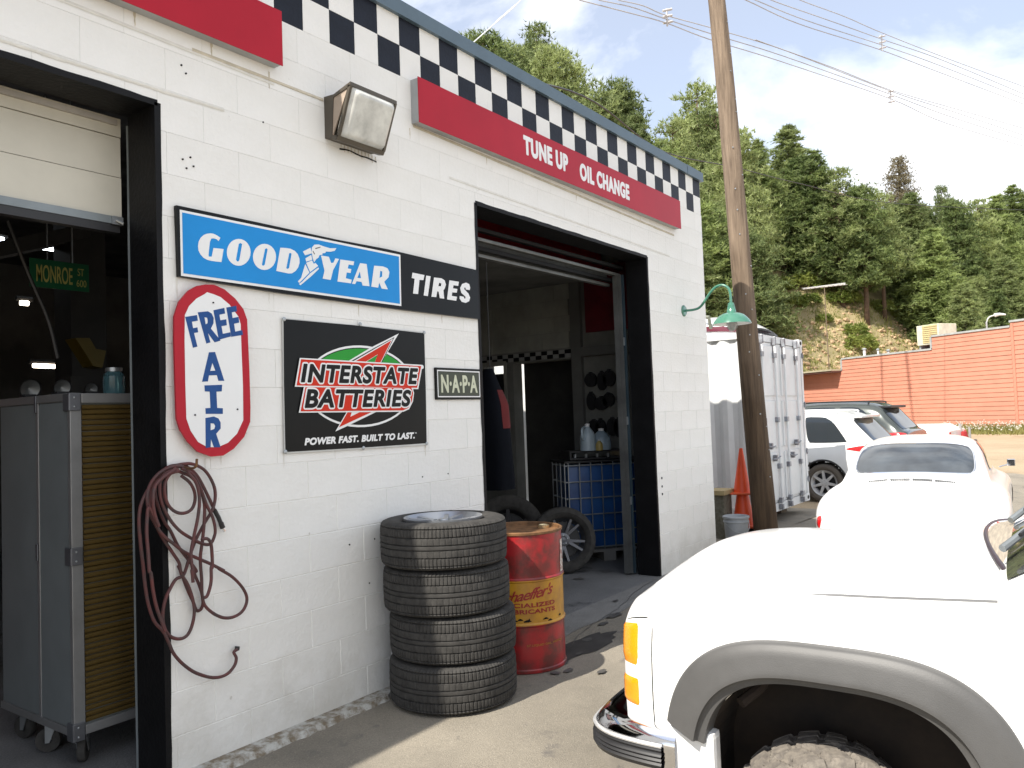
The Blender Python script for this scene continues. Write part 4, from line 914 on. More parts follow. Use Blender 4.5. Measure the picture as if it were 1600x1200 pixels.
# street name sign hung in the bay
t = thing('street_name_sign', 'green MONROE ST 600 street sign hung in the dark left bay', 'sign', on_y(92, 430, 1.5))
yS = 1.5; c_ = [on_y(46, 411, yS), on_y(139, 421, yS), on_y(137, 449, yS), on_y(60, 439, yS)]
sx0, sx1 = on_y(46, 425, yS).x, on_y(139, 430, yS).x; zc = on_y(92, 430, yS).z; sz = .085
o = MB(); o.bbox((sx0, yS, zc-sz), (sx1, yS+.004, zc+sz), .001); o.build('sign_plate', mat('street_sign_green', (.008, .11, .045), .4), t, world=True)
M_yg = mat('reflective_yellow', (.50, .46, .14), .4); L_ = sx1-sx0
text('lettering', 'MONROE', M_yg, t, sx0+L_*.11, sx0+L_*.71, zc-.052, zc+.052, y=yS-.001, bold=.01)
text('lettering', 'ST', M_yg, t, sx0+L_*.80, sx0+L_*.91, zc+.01, zc+.055, y=yS-.001, bold=0)
text('lettering', '600', M_yg, t, sx0+L_*.78, sx0+L_*.95, zc-.058, zc-.015, y=yS-.001, bold=0)
o = MB(); o.tube([(sx0+.1, yS, zc+sz), (sx0+.1, yS, 4.0)], .004, 5); o.tube([(sx1-.1, yS, zc+sz), (sx1-.1, yS, 4.0)], .004, 5); o.build('hanging_wire', M_steel, t, world=True)
# lit tube lamps
M_tube = mat('lit_tube', (.9, .95, 1), .3, emit=(.88, .95, 1.0, 9.0)); M_warm = mat('lit_warm_tube', (1, .9, .75), .3, emit=(1.0, .86, .7, 8.0))
def tube_lamp(label, a, b, y, m, r=.014):
    p, q = on_y(*a, y), on_y(*b, y); t_ = thing('tube_light', label, 'light', (p+q)/2)
    o = MB(); o.tube([p, q], r, 10); o.build('lit_tube', m, t_, world=True, smooth=True)
    o = MB(); d_ = Vector((0, 0, r+.004)); o.tube([p+d_+Vector((-.03, 0, .01)), q+d_+Vector((.03, 0, .01))], .02, 6); o.build('lamp_housing', M_dark, t_, world=True)
tube_lamp('long lit fluorescent tube under the ceiling of the left bay', (60, 385), (151, 398), 3.2, M_tube, .022)
tube_lamp('end of a lit fluorescent tube at the left edge of the left bay', (-60, 366), (5, 375), 3.2, M_tube, .022)
tube_lamp('warm lit strip glowing low in the dark left bay', (52, 571), (125, 574), 3.0, M_warm, .018)
tube_lamp('tiny warm lit lamp deep in the left bay', (32, 473), (44, 474), 3.2, M_warm, .02)
# vehicle lift beam and cable silhouettes in bay 1
t = thing('vehicle_lift', 'dark steel vehicle lift arm hanging under the ceiling of the left bay', 'lift', (2.4, 2.4, 0))
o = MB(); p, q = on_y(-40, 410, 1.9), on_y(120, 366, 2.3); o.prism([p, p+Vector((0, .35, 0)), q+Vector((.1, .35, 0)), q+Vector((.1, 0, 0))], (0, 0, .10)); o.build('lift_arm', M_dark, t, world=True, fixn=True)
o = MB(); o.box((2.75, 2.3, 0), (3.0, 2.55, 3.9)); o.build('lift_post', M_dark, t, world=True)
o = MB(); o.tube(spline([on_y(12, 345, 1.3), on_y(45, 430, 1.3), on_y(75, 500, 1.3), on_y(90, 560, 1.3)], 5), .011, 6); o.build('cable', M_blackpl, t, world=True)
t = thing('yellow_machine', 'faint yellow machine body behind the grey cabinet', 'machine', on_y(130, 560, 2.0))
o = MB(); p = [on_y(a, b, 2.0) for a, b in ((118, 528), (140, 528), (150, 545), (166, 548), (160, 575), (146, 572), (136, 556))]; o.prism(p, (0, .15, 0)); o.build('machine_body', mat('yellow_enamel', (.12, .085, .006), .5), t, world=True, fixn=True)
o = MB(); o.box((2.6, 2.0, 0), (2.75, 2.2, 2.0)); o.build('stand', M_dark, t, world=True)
t = thing('red_tool_chest', 'dark red tool chest deep in the left bay', 'tool chest', (1.9, 2.6, 0))
o = MB(); o.bbox((1.3, 2.4, 0), (2.25, 2.9, 2.25), .02); o.build('chest_body', mat('chest_red', (.14, .004, .008), .4), t, world=True)
for k in range(7):
    o = MB(); o.box((1.34, 2.392, .2+k*.27), (2.21, 2.399, .44+k*.27)); o.build('drawer', mat('chest_drawer_red', (.16, .006, .01), .35), t, world=True)

# ------------------------------------------------------------------ corner of the building: pole, container, cones
t = thing('utility_pole', 'weathered leaning wooden utility pole beside the building corner', 'pole', (9.98, -.15, -.06))
random.seed(5)
p0 = Vector((0, 0, 0)); lean = Vector((-.046, .030, 1))
o = MB(); n = 44; vs = []; H = 12.5
for i in range(n+1):
    z = H*i/n; r = .150-.0062*z
    for k in range(26):
        a = 2*pi*k/26; rr = r*(1-.055*max(0, sin(a*7+noise.noise(Vector((0, 0, z*.4)))*3))**8) + .004*noise.noise(Vector((cos(a)*3, sin(a)*3, z*.8)))
        c_ = lean*z + Vector((.02*sin(z*.5), .012*sin(z*.8), 0)); vs.append((c_.x+rr*cos(a), c_.y+rr*sin(a), z))
o.add(vs, [(i*26+k, i*26+(k+1) % 26, (i+1)*26+(k+1) % 26, (i+1)*26+k) for i in range(n) for k in range(26)])
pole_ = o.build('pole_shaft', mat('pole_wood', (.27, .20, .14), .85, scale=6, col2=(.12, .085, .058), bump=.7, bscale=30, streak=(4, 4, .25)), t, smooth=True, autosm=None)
pm = MC['pole_wood'].node_tree; bs_ = pm.nodes['Principled BSDF']; cl_ = bs_.inputs['Base Color'].links[0].from_socket   # building shade on the lower pole painted in as darker brown
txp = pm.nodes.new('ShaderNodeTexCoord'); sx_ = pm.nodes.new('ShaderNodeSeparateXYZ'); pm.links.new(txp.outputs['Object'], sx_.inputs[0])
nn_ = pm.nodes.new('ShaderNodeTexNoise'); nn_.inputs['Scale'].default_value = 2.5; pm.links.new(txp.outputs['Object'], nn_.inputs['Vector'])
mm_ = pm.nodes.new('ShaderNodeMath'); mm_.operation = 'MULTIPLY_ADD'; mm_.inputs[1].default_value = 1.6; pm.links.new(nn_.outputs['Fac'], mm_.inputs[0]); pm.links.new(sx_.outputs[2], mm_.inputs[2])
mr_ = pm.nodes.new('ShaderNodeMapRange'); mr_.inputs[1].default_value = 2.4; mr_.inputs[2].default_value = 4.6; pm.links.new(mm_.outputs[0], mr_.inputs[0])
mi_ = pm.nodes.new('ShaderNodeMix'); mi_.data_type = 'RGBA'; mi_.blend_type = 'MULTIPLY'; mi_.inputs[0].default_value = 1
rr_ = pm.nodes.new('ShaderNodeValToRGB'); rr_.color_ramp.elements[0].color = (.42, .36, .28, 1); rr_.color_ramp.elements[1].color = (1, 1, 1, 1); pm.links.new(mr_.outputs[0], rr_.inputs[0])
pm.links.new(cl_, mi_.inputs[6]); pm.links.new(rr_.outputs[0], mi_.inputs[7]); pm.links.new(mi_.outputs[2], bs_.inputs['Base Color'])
for k in range(34):
    z = .8+k*.3+random.uniform(-.1, .1); a = random.uniform(-2.9, -1.6); r = .150-.0062*z; c_ = lean*z + Vector((.02*sin(z*.5), .012*sin(z*.8), 0))
    q = c_+Vector((cos(a)*r*.97, sin(a)*r*.97, 0)); o = MB(); o.cyl(q, q+Vector((cos(a)*.012, sin(a)*.012, 0)), .009, 6); o.build('nail', M_steel, t)

t = thing('shipping_container', 'white corrugated shipping container with locking bars on its doors', 'container', (10.93, .26, -.07))
M_cw = mat('container_white', (.74, .75, .75), .45, scale=3, var=.05, bump=.1, bscale=20); M_cg = mat('container_wear', (.30, .32, .35), .5, scale=10, col2=(.13, .12, .13))
cw, cl, chh = 2.44, 6.06, 2.60; zb = .17
o = MB()
for x in (0, cw-.09): o.box((x, 0, zb), (x+.09, .11, zb+chh-.02))
o.box((.09, .005, zb), (cw-.09, .10, zb+.12)); o.box((.09, .005, zb+chh-.12), (cw-.09, .10, zb+chh-.02)); 
o.box((0, .11, zb), (.06, cl, zb+.13)); o.box((0, .11, zb+chh-.10), (.06, cl, zb+chh-.02)); o.box((cw-.06, .11, zb), (cw, cl, zb+.13)); o.box((cw-.06, .11, zb+chh-.10), (cw, cl, zb+chh-.02))
o.build('frame', M_cw, t)
def corr(x, s_):
    o = MB(); vs = []; ys_ = []; y = .11
    while y < cl:
        ys_ += [(y, 0), (y+.07, 0), (y+.138, .036), (y+.208, .036)]; y += .276
    for (y, d_) in ys_: 
        y = min(y, cl); vs += [(x+s_*(.012+d_), y, zb+.13), (x+s_*(.012+d_), y, zb+chh-.10)]
    o.add(vs, [(2*i, 2*i+1, 2*i+3, 2*i+2) for i in range(len(ys_)-1)]); return o
corr(0, 1).build('side_wall', M_cw, t); corr(cw, -1).build('side_wall', M_cw, t)
o = MB(); o.box((.06, .1, zb+chh-.05), (cw-.06, cl, zb+chh-.03)); o.box((.06, cl-.05, zb), (cw-.06, cl, zb+chh-.05)); o.build('roof', M_cw, t)
for k in range(2):
    x0 = .10+k*1.125; x1 = x0+1.115; o = MB(); vs = []; m_ = 5
    zs_ = [zb+.13, zb+.40, zb+.45, zb+.87, zb+.92, zb+1.33, zb+1.38, zb+1.80, zb+1.85, zb+2.2, zb+2.25, zb+chh-.13]
    ds = [0, 0, .022, .022, 0, 0, .022, .022, 0, 0, .022, .022]
    xx = [x0]+[x0+.05]+[x0+.05+(x1-x0-.10)*i/8 for i in range(9)]+[x1]
    o.box((x0, .012, zb+.13), (x1, .05, zb+chh-.13))
    for i in range(5):    # pressed panels
        xa_ = x0+.06+i*.20
        o.prism([(xa_, .012, 0), (xa_+.03, -.006, 0), (xa_+.12, -.006, 0), (xa_+.15, .012, 0)], (0, 0, 0)) if False else None
    for (za, zc_) in ((zb+.16, zb+.86), (zb+.93, zb+1.62), (zb+1.69, zb+chh-.17)):
        o.bbox((x0+.04, -.004, za), (x1-.04, .014, zc_), .012)
    o.build('door', M_cw, t)
for k, x in enumerate((.34, .92, 1.36, 1.98)):
    o = MB(); o.tube([(x, -.035, zb+.03), (x, -.035, zb+chh-.03)], .017, 8); rod = o.build('lock_bar', M_cw, t, smooth=True)
    for z in (zb+.12, zb+.62, zb+1.30, zb+2.25):
        o = MB(); o.bbox((x-.045, -.05, z), (x+.045, .0, z+.075), .006); o.build('bar_bracket', M_cg, rod)
    o = MB(); o.bbox((x-.03, -.055, zb+chh-.16), (x+.035, -.002, zb+chh-.04), .006); o.build('cam_keeper', M_cg, rod)
    o = MB(); o.bbox((x-.03, -.055, zb+.02), (x+.035, -.002, zb+.10), .006); o.build('cam_keeper', M_cg, rod)
    o = MB(); s_ = 1 if k % 2 == 0 else -1; zh = zb+(.98 if k in (0, 3) else .80)
    o.tube([(x, -.045, zh), (x+s_*.20, -.055, zh-.03), (x+s_*.36, -.05, zh-.02)], .011, 6); o.bbox((x+s_*.2-.03, -.06, zh-.06), (x+s_*.2+.03, -.01, zh+.03), .004); o.build('lock_handle', M_cg, rod)
    o = MB(); o.grid(lambda u, v: (x-.03+.06*u+.01*noise.noise(Vector((u*3, v*9, k))), -.0055, zb+chh-.42+.26*v), 3, 8); o.build('worn_patch', M_cg, t)
for z in (zb+.3, zb+.75, zb+1.5, zb+2.3):
    for x in (.035, cw-.035): o = MB(); o.tube([(x, -.012, z), (x, -.012, z+.09)], .012, 6); o.box((x-.03, -.02, z+.02), (x+.03, .002, z+.07)); o.build('hinge', M_cg, t)
for x in (-.003, cw-.175):
    for z in (zb-.004, zb+chh-.115):
        o = MB(); o.bbox((x, -.006, z), (x+.178, .165, z+.118), .006); c_ = o.build('corner_casting', M_cw, t)
        o = MB(); o.lathe([(.034, 0), (.034, .002), (0, .002)], 14, Matrix.Translation((x+.09, -.006, z+.06)) @ Matrix.Rotation(pi/2, 4, 'X') @ Matrix.Diagonal((1.35, .9, 1, 1))); o.build('casting_hole', M_black, c_)
o = MB(); o.box((.2, .3, 0), (.5, .6, zb)); o.box((1.9, .3, 0), (2.2, .6, zb)); o.box((.2, 5.3, 0), (.5, 5.6, zb)); o.box((1.9, 5.3, 0), (2.2, 5.6, zb)); o.build('support_block', mat('timber_block', (.16, .12, .08), .9), t)
# moulded shell on the roof
t = thing('boat_shell', 'white and maroon moulded boat shell lying on the container roof', 'boat', (12.1, 2.0, 2.68))
def shell(u, v):
    a = pi*u; L_ = 1-(2*v-1)**4
    return (-1.15*cos(a)*(.55+.45*L_), (v-.5)*3.1, .02+.36*sin(a)**.7*(.35+.65*L_)+.03*sin(v*13)*sin(a))
o = MB(); o.grid(shell, 20, 22); o.build('shell_top', M_carwhite, t, smooth=True, autosm=None)
o = MB(); o.grid(lambda u, v: (lambda p: (p[0]*1.01, p[1]*1.01, p[2]*.9+.0))(shell(.03+.16*u, v)), 5, 20); o.grid(lambda u, v: (lambda p: (p[0]*1.01, p[1]*1.01, p[2]*.9))(shell(.81+.16*u, v)), 5, 20); o.build('maroon_band', mat('maroon_gelcoat', (.13, .02, .035), .2, coat=.5), t, smooth=True, autosm=None)
o = MB(); o.tube([(-.95, -1.1, .02), (-1.05, -1.1, .28), (-.9, -.7, .34)], .03, 8); o.build('rail', mat('olive_strap', (.22, .23, .18), .7), t, smooth=True)

def cone(label, x, y, z):
    t_ = thing('traffic_cone', label, 'cone', (x, y, z), group='stacked orange traffic cones')
    o = MB(); o.bbox((-.185, -.185, 0), (.185, .185, .03), .012); o.build('base', mat('cone_base_orange', (.75, .10, .02), .5), t_)
    o = MB(); o.lathe([(.145, .03), (.135, .05), (.03, .68), (.026, .70), (.018, .70), (.02, .66)], 32); o.build('cone_body', mat('cone_orange', (.85, .085, .015), .45, var=.08), t_, smooth=True, autosm=50); return t_
cone('lower orange traffic cone of the pair by the utility pole', 10.16, .20, .10); c_ = cone('upper orange traffic cone stacked on top by the utility pole', 10.15, .20, .52); c_.rotation_euler = (.02, -.03, .3); c_.scale = (.78, .78, .84)
t = thing('cone_weight_stack', 'worn orange and black rubber rings under the traffic cones', 'cone base', (10.17, .20, -.06), group=None)
for k in range(3):
    o = MB(); o.lathe([(.12, 0), (.19, 0), (.20, .02), (.19, .045), (.12, .045)], 26, Matrix.Translation((.01*k, 0, .052*k)), close=True); o.build('rubber_ring', MC['cone_base_orange'] if k % 2 else M_blackpl, t, smooth=True)
t = thing('grey_bucket', 'grey plastic bucket at the foot of the building corner', 'bucket', (9.30, -.02, -.01))
o = MB(); o.lathe([(0, 0), (.12, 0), (.125, .01), (.142, .28), (.152, .285), (.152, .30), (.144, .305), (.144, .33), (.156, .335), (.156, .355), (.145, .36), (.138, .35), (.12, .03), (0, .03)], 36); o.build('bucket_body', mat('grey_bucket_plastic', (.36, .38, .40), .5, var=.15), t, smooth=True, autosm=40)
o = MB(); o.tube([(.152*cos(a*pi/10+2.4), .152*sin(a*pi/10+2.4), .30-.13*sin(a*pi/10)) for a in range(11)], .004, 6); o.build('handle', M_steel, t)
t = thing('timber_post', 'short grey concrete post with a tan wooden cap behind the bucket', 'post', (9.95, .42, -.05))
o = MB(); o.bbox((-.14, -.10, 0), (.14, .10, .58), .01); o.build('post', mat('rough_concrete', (.20, .19, .15), .9, scale=20, bump=.6, bscale=40, col2=(.11, .10, .07)), t)
o = MB(); o.bbox((-.19, -.13, .58), (.19, .13, .64), .006); o.build('cap', mat('tan_wood', (.45, .35, .18), .7), t)

# ------------------------------------------------------------------ vehicles
class Body:
    def __init__(s, st): s.st = st; s.X = [a for a, _ in st]; s.n = len(st)
    def u(s, X):
        for i in range(s.n-1):
            a, b = s.X[i], s.X[i+1]
            if (a <= X <= b) or (b <= X <= a): return i+(X-a)/(b-a)
        return 0 if abs(X-s.X[0]) < abs(X-s.X[-1]) else s.n-1
    def row(s, i, v):
        X, pf = s.st[min(max(i, 0), s.n-1)]; m = len(pf)-1
        j = min(int(v), m-1); t_ = v-j
        P = lambda k: Vector((X, pf[k][0], pf[k][1])) if 0 <= k <= m else (Vector((X, -pf[m-1][0], pf[m-1][1])) if k > m else Vector((X, 2*pf[0][0]-pf[1][0], 2*pf[0][1]-pf[1][1])))
        return cr(P(j-1), P(j), P(j+1), P(j+2), t_)
    def S(s, u, v):
        side = 1; m = len(s.st[0][1])-1
        if v > m: v = 2*m-v; side = -1
        u = min(max(u, 0), s.n-1.0001); i = int(u); t_ = u-i
        r0 = s.row(i-1, v) if i > 0 else s.row(0, v)*2-s.row(1, v); r3 = s.row(i+2, v) if i+2 < s.n else s.row(s.n-1, v)*2-s.row(s.n-2, v)
        a, b = s.row(i, v), s.row(i+1, v)
        # monotone-ish: limit tangents by segment length
        h = (b-a).length+1e-6
        m0 = (b-r0)*.5; m1 = (r3-a)*.5
        if m0.length > 1.3*h: m0 = m0.normalized()*1.3*h
        if m1.length > 1.3*h: m1 = m1.normalized()*1.3*h
        t2, t3 = t_*t_, t_*t_*t_
        p = a*(2*t3-3*t2+1)+m0*(t3-2*t2+t_)+b*(-2*t3+3*t2)+m1*(t3-t2)
        if side < 0: p = Vector((p.x, -p.y, p.z))
        return p
    def N(s, u, v):
        e = .03; M2 = 2*(len(s.st[0][1])-1)
        a = s.S(min(u+e, s.n-1.001), v)-s.S(max(u-e, 0), v); b = s.S(u, min(v+e, M2))-s.S(u, max(v-e, 0)); n_ = a.cross(b)
        if n_.length < 1e-9: return Vector((0, 0, 1))
        n_.normalize(); c = s.S(u, v); 
        if n_.dot(Vector((0, c.y, c.z-.6))) < 0: n_ = -n_
        return n_
    def mesh(s, ku=6, kv=5, skip=None, caps=True):
        m = 2*(len(s.st[0][1])-1); nu = (s.n-1)*ku; nv = m*kv; o = MB()
        o.grid(lambda a, b: s.S(a*(s.n-1), b*m), nu, nv, skip)
        if caps:
            for e in (0, s.n-1.0001):
                pts = [s.S(e, m*j/nv) for j in range(nv+1)]; c = sum(pts, Vector())/len(pts); k = len(pts)
                o.add(pts+[c], [(j, j+1, k) for j in range(k-1)]+[(k-1, 0, k)])
        return o
    def patch(s, u0, u1, v0, v1, off=.004, nu=14, nv=14, rc=.0, lip=.0):
        o = MB()
        def f(a, b):
            # rounded corners in the unit square
            A, B_ = 2*a-1, 2*b-1
            if rc:
                mA = 1-rc*(abs(B_)**4); mB = 1-rc*(abs(A)**4); A *= mA; B_ *= mB
            a2, b2_ = (A+1)/2, (B_+1)/2
            uu = (u0[0]*(1-b2_)+u0[1]*b2_)*(1-a2)+(u1[0]*(1-b2_)+u1[1]*b2_)*a2 if isinstance(u0, tuple) else u0+(u1-u0)*a2
            vv = (v0[0]*(1-a2)+v0[1]*a2)*(1-b2_)+(v1[0]*(1-a2)+v1[1]*a2)*b2_ if isinstance(v0, tuple) else v0+(v1-v0)*b2_
            e_ = 1 if not lip else min(1, min(a, 1-a, b, 1-b)*lip)
            return s.S(uu, vv)+s.N(uu, vv)*(off*e_-(0 if not lip else .002*(1-e_)))
        return o.grid(f, nu, nv)
def sq_skip(wheels, a, b, ymin, p=2.4):
    def f(pts):
        c = sum(pts, Vector())/len(pts)
        if abs(c.y) < ymin: return False
        for wx, wz in wheels:
            if abs((c.x-wx)/a)**p + abs(max(c.z-wz, -0.0)/b)**p < 1 and c.z < wz+b: return True
        return False
    return f
def wheel(parent, x, y, R, Wd, rim, side, spokes=6, m=None, tm=None, blocky=False, double=False, n=160, rz=0):
    M_ = Matrix.Translation((x, y, R)) @ Matrix.Rotation(-pi/2*side, 4, 'X') @ Matrix.Rotation(rz, 4, 'Z')
    o = tire_mesh(R, Wd, rim, n, blocky); o.v = [M_ @ Vector(v) for v in o.v]; w_ = o.build('wheel', tm or M_rubber, parent, smooth=True, autosm=28)
    rim_parts(w_, rim, Wd, M_, spokes, double, m, face=.72)
    return w_
def liner(parent, wx, y0, y1, R, zc, a=1.0):
    o = MB(); k = 20
    pts = [(wx+R*cos(pi*i/k), zc+R*a*sin(pi*i/k)) for i in range(k+1)]
    pts = [(wx+R, zc-.25)]+pts+[(wx-R, zc-.25)]
    vs = [(x, y0, z) for x, z in pts]+[(x, y1, z) for x, z in pts]; n_ = len(pts)
    o.add(vs, [(i, i+1, n_+i+1, n_+i) for i in range(n_-1)]+[tuple(range(n_, 2*n_))]); o.build('wheel_well', mat('wheel_well_black', (.018, .015, .013), .9, scale=4, col2=(.05, .035, .025)), parent)

# --- white truck in the foreground
TR = thing('white_truck', 'big white truck with grey fender flares parked nose to the workshop', 'truck', (3.645, -2.76, -.10), radians(92.1))
def hs(X, w, zs, zm, zc, zt=None):   # width, shoulder z, mid z, centre z
    return (X, [(w-.12, .40), (w-.03, .47), (w, .62), (w, .80), (w-.012, .90), (w-.03, zs-.045), (w-.085, zs-.008), (w-.16, zs+.006), (w*.45, zm), (0, zc)])
st = [hs(.79, .78, .88, .89, .90), hs(.787, .84, .935, .955, .965), hs(.770, .885, .985, 1.015, 1.03), hs(.715, .920, 1.020, 1.065, 1.085), hs(.64, .94, 1.038, 1.090, 1.112), hs(.48, .957, 1.048, 1.110, 1.138), hs(.22, .965, 1.055, 1.118, 1.148), hs(-.12, .97, 1.068, 1.142, 1.172), hs(-.55, .972, 1.09, 1.165, 1.19), hs(-.98, .972, 1.10, 1.12, 1.13), hs(-1.8, .972, 1.10, 1.11, 1.12), hs(-3.0, .972, 1.10, 1.11, 1.12), hs(-4.1, .965, 1.09, 1.10, 1.11), hs(-4.45, .93, 1.06, 1.07, 1.08)]
TB = Body(st); WB = -3.34
sk = sq_skip([(.015, .35), (WB, .35)], .49, .50, .70, 2.6)
o = TB.mesh(10, 4, sk); o.build('body', M_carwhite, TR, smooth=True, autosm=50, fixn=True)
uc = TB.u(-.36)
def hoodf(a, b):
    v = 7.2+3.6*b; X = .75*(1-a)+(-.52+.14*(1-(2*b-1)**2))*a; u = TB.u(X); e_ = min(1, min(a, 1-a, b, 1-b)*28)
    return TB.S(u, v)+TB.N(u, v)*(.007*e_-.004*(1-e_))
o = MB(); o.grid(hoodf, 40, 40); o.build('hood', M_carwhite, TR, smooth=True, autosm=None)
# header panel seam, lamps
def strip(X0, X1, v0, v1, off, m, nm, side=0, nu=4, nv=12):
    if side: v0, v1 = 18-v0, 18-v1
    o = TB.patch(TB.u(X0), TB.u(X1), v0, v1, off, nu, nv, lip=6); return o.build(nm, m, TR, smooth=True, autosm=None, fixn=True)
M_seam = mat('panel_gap', (.03, .028, .028), .7)
strip(.640, .630, 1.3, 4.6, .0012, M_seam, 'panel_seam')
strip(.765, .640, 4.55, 4.66, .0012, M_seam, 'panel_seam', nu=12, nv=3)
strip(.15, -.95, 7.06, 7.12, .007, mat('hood_gap', (.16, .16, .16), .7), 'hood_seam', nu=40, nv=2)
for s_ in (0, 1):
    strip(.780, .690, 2.80, 4.42, .006, M_amber, 'corner_lamp', s_, 8, 12); strip(.780, .690, 2.05, 2.62, .006, M_amber, 'corner_lamp', s_, 8, 12)
o = MB(); o.bbox((.76, -.55, .60), (.81, .55, .86), .01); o.build('grille', M_blackpl, TR)
for s_ in (-1, 1): o = MB(); o.bbox((.76, s_*.66-.11, .66), (.795, s_*.66+.11, .84), .015); o.build('headlight', mat('lamp_clear', (.7, .7, .7), .08, trans=.5), TR)
# chrome bumper wrapping the corners
def bump_path(t_):   # t 0..1 from left side end to right side end
    L_ = [(.54, .985), (.67, .985), (.79, .965), (.875, .91), (.915, .82), (.935, .6), (.945, .3), (.95, 0)]
    L_ = L_ + [(x, -y) for x, y in reversed(L_[:-1])]; P = [Vector((x, y, 0)) for x, y in L_]
    k = t_*(len(P)-1); i = min(int(k), len(P)-2); f = k-i
    return cr(P[max(i-1, 0)], P[i], P[i+1], P[min(i+2, len(P)-1)], f)
def bump(prof, nm, m, t0_=0, t1_=1, n=90, sm_=True):
    o = MB(); vs = []; k = len(prof)
    for i in range(n+1):
        t_ = t0_+(t1_-t0_)*i/n; p = bump_path(t_); d_ = (bump_path(min(1, t_+.005))-bump_path(max(0, t_-.005))).normalized(); nr = Vector((-d_.y, d_.x, 0))
        if nr.dot(Vector((p.x-.2, p.y*.6, 0))) < 0: nr = -nr
        vs += [p+nr*a_+Vector((0, 0, z)) for a_, z in prof]
    o.add(vs, [(i*k+q, (i+1)*k+q, (i+1)*k+q+1, i*k+q+1) for i in range(n) for q in range(k-1)]); return o.build(nm, m, TR, smooth=sm_, autosm=40, fixn=False)
bump([(-.14, .575), (-.06, .583), (-.02, .575), (.0, .555), (.008, .53), (.006, .505), (.008, .44), (-.005, .385), (-.04, .36), (-.14, .355)], 'chrome_bumper', M_chrome)
bump([(.006, .528), (.018, .526), (.022, .518), (.018, .510), (.020, .502), (.026, .497), (.020, .489), (.026, .482), (.020, .474), (.026, .467), (.020, .459), (.018, .452), (.006, .450)], 'rub_strip', M_blackpl, .03, .97)
bump([(.012, .540), (.014, .5335), (.024, .5335), (.022, .5275), (.010, .5275)], 'bright_strip', mat('bright_bumper_line', (.8, .8, .8), .2, .5), .03, .97)
o = MB(); o.bbox((.40, .90, .37), (.60, .975, .60), .02); o.build('bumper_end_cap', M_carwhite, TR)
# fender flares
def flare(parent, wx, side, a_, b_, zc, m, p=2.7, wdt=.115):
    def se(th, a, b):
        c, s_ = cos(th), sin(th)
        return (a*abs(c)**(2/p)*(1 if c > 0 else -1), b*abs(s_)**(2/p)*(1 if s_ > 0 else -1))
    prof = [(1.0, 0, -.012), (1.0, 0, .006), (.97, .10, .020), (.80, .3, .034), (.50, .55, .044), (.30, .8, .050), (.22, .9, .050), (.19, .96, .030), (0, 1, .022), (0, 1.04, -.05)]
    def f(u, v):
        th = radians(16+176*u); k = v*(len(prof)-1); i = min(int(k), len(prof)-2); q = k-i
        w0 = prof[i][0]*(1-q)+prof[i+1][0]*q; yo = prof[i][2]*(1-q)+prof[i+1][2]*q
        x, z = se(th, a_+wdt*w0, b_+wdt*.92*w0); 
        return (wx+x, side*(.967+yo), zc+z)
    o = MB(); o.grid(f, 80, 24); o.build('fender_flare', m, parent, smooth=True, autosm=60, fixn=True)
for wx in (0, WB):
    for s_ in (1, -1): flare(TR, wx+(.015 if wx == 0 else 0), s_, .425, .440, .375, M_grayflare, wdt=.145, p=3.1)
for s_ in (1, -1):
    liner(TR, 0.015, s_*.962, s_*.48, .49, .37, 1.0); liner(TR, WB, s_*.962, s_*.48, .475, .42, 1.0)
    wf = wheel(TR, 0.0, s_*.80, .325, .28, .20, s_, 5, tm=M_rubber2, blocky=True, n=320)
    A_ = Matrix.Translation((.09, s_*.75, -.095)) @ Matrix.Rotation(radians(30), 4, 'Z') @ Matrix.Translation((0, -s_*.80, 0)); wf.data.transform(A_)
    for c__ in wf.children: c__.data.transform(A_)
    wheel(TR, WB, s_*.80, .365, .26, .21, s_, 5, tm=M_rubber2, blocky=True, n=160)
o = MB(); o.tube(spline([(.30, .50, .86), (.33, .60, .80), (.30, .70, .72), (.36, .80, .66)], 6), .02, 8); o.build('inner_strut', mat('rusty_bracket', (.045, .032, .025), .9), TR, smooth=True)
# cowl, wipers, windshield and cab
CS = [(-.46, [(.84, 1.08), (.84, 1.11), (.80, 1.135), (.5, 1.175), (0, 1.20)]), (-.66, [(.87, 1.08), (.86, 1.15), (.78, 1.26), (.5, 1.31), (0, 1.335)]), (-.95, [(.89, 1.08), (.87, 1.20), (.75, 1.50), (.5, 1.56), (0, 1.585)]), (-1.22, [(.895, 1.08), (.87, 1.22), (.71, 1.73), (.48, 1.79), (0, 1.81)]), (-1.55, [(.90, 1.08), (.87, 1.22), (.69, 1.78), (.48, 1.855), (0, 1.875)]), (-3.0, [(.90, 1.08), (.87, 1.22), (.69, 1.79), (.48, 1.865), (0, 1.885)]), (-4.1, [(.90, 1.08), (.87, 1.22), (.69, 1.78), (.48, 1.85), (0, 1.87)]), (-4.35, [(.88, 1.06), (.85, 1.20), (.67, 1.70), (.46, 1.76), (0, 1.78)])]
CB = Body(CS); CB.mesh(8, 5, None).build('cab', M_carwhite, TR, smooth=True, autosm=50, fixn=True)
M_ws = mat('windshield_glass', (.10, .10, .09), .03, spec=1, coat=1, var=.3, scale=2)
o = CB.patch(CB.u(-.48), CB.u(-1.18), 2.12, 5.88, .006, 24, 24, rc=.03); o.build('windshield', M_ws, TR, smooth=True, autosm=None, fixn=True)
for s_ in (0, 1):
    for (Xa, Xb) in ((-1.35, -2.15), (-2.28, -3.1), (-3.25, -4.0)):
        v0, v1 = (1.12, 1.92) if not s_ else (8-1.12, 8-1.92)
        o = CB.patch(CB.u(Xa), CB.u(Xb), v0, v1, .006, 10, 8, rc=.06); o.build('side_window', M_glassdark, TR, smooth=True, autosm=None, fixn=True)
M_cowl = mat('cowl_rubber', (.05, .035, .045), .4)
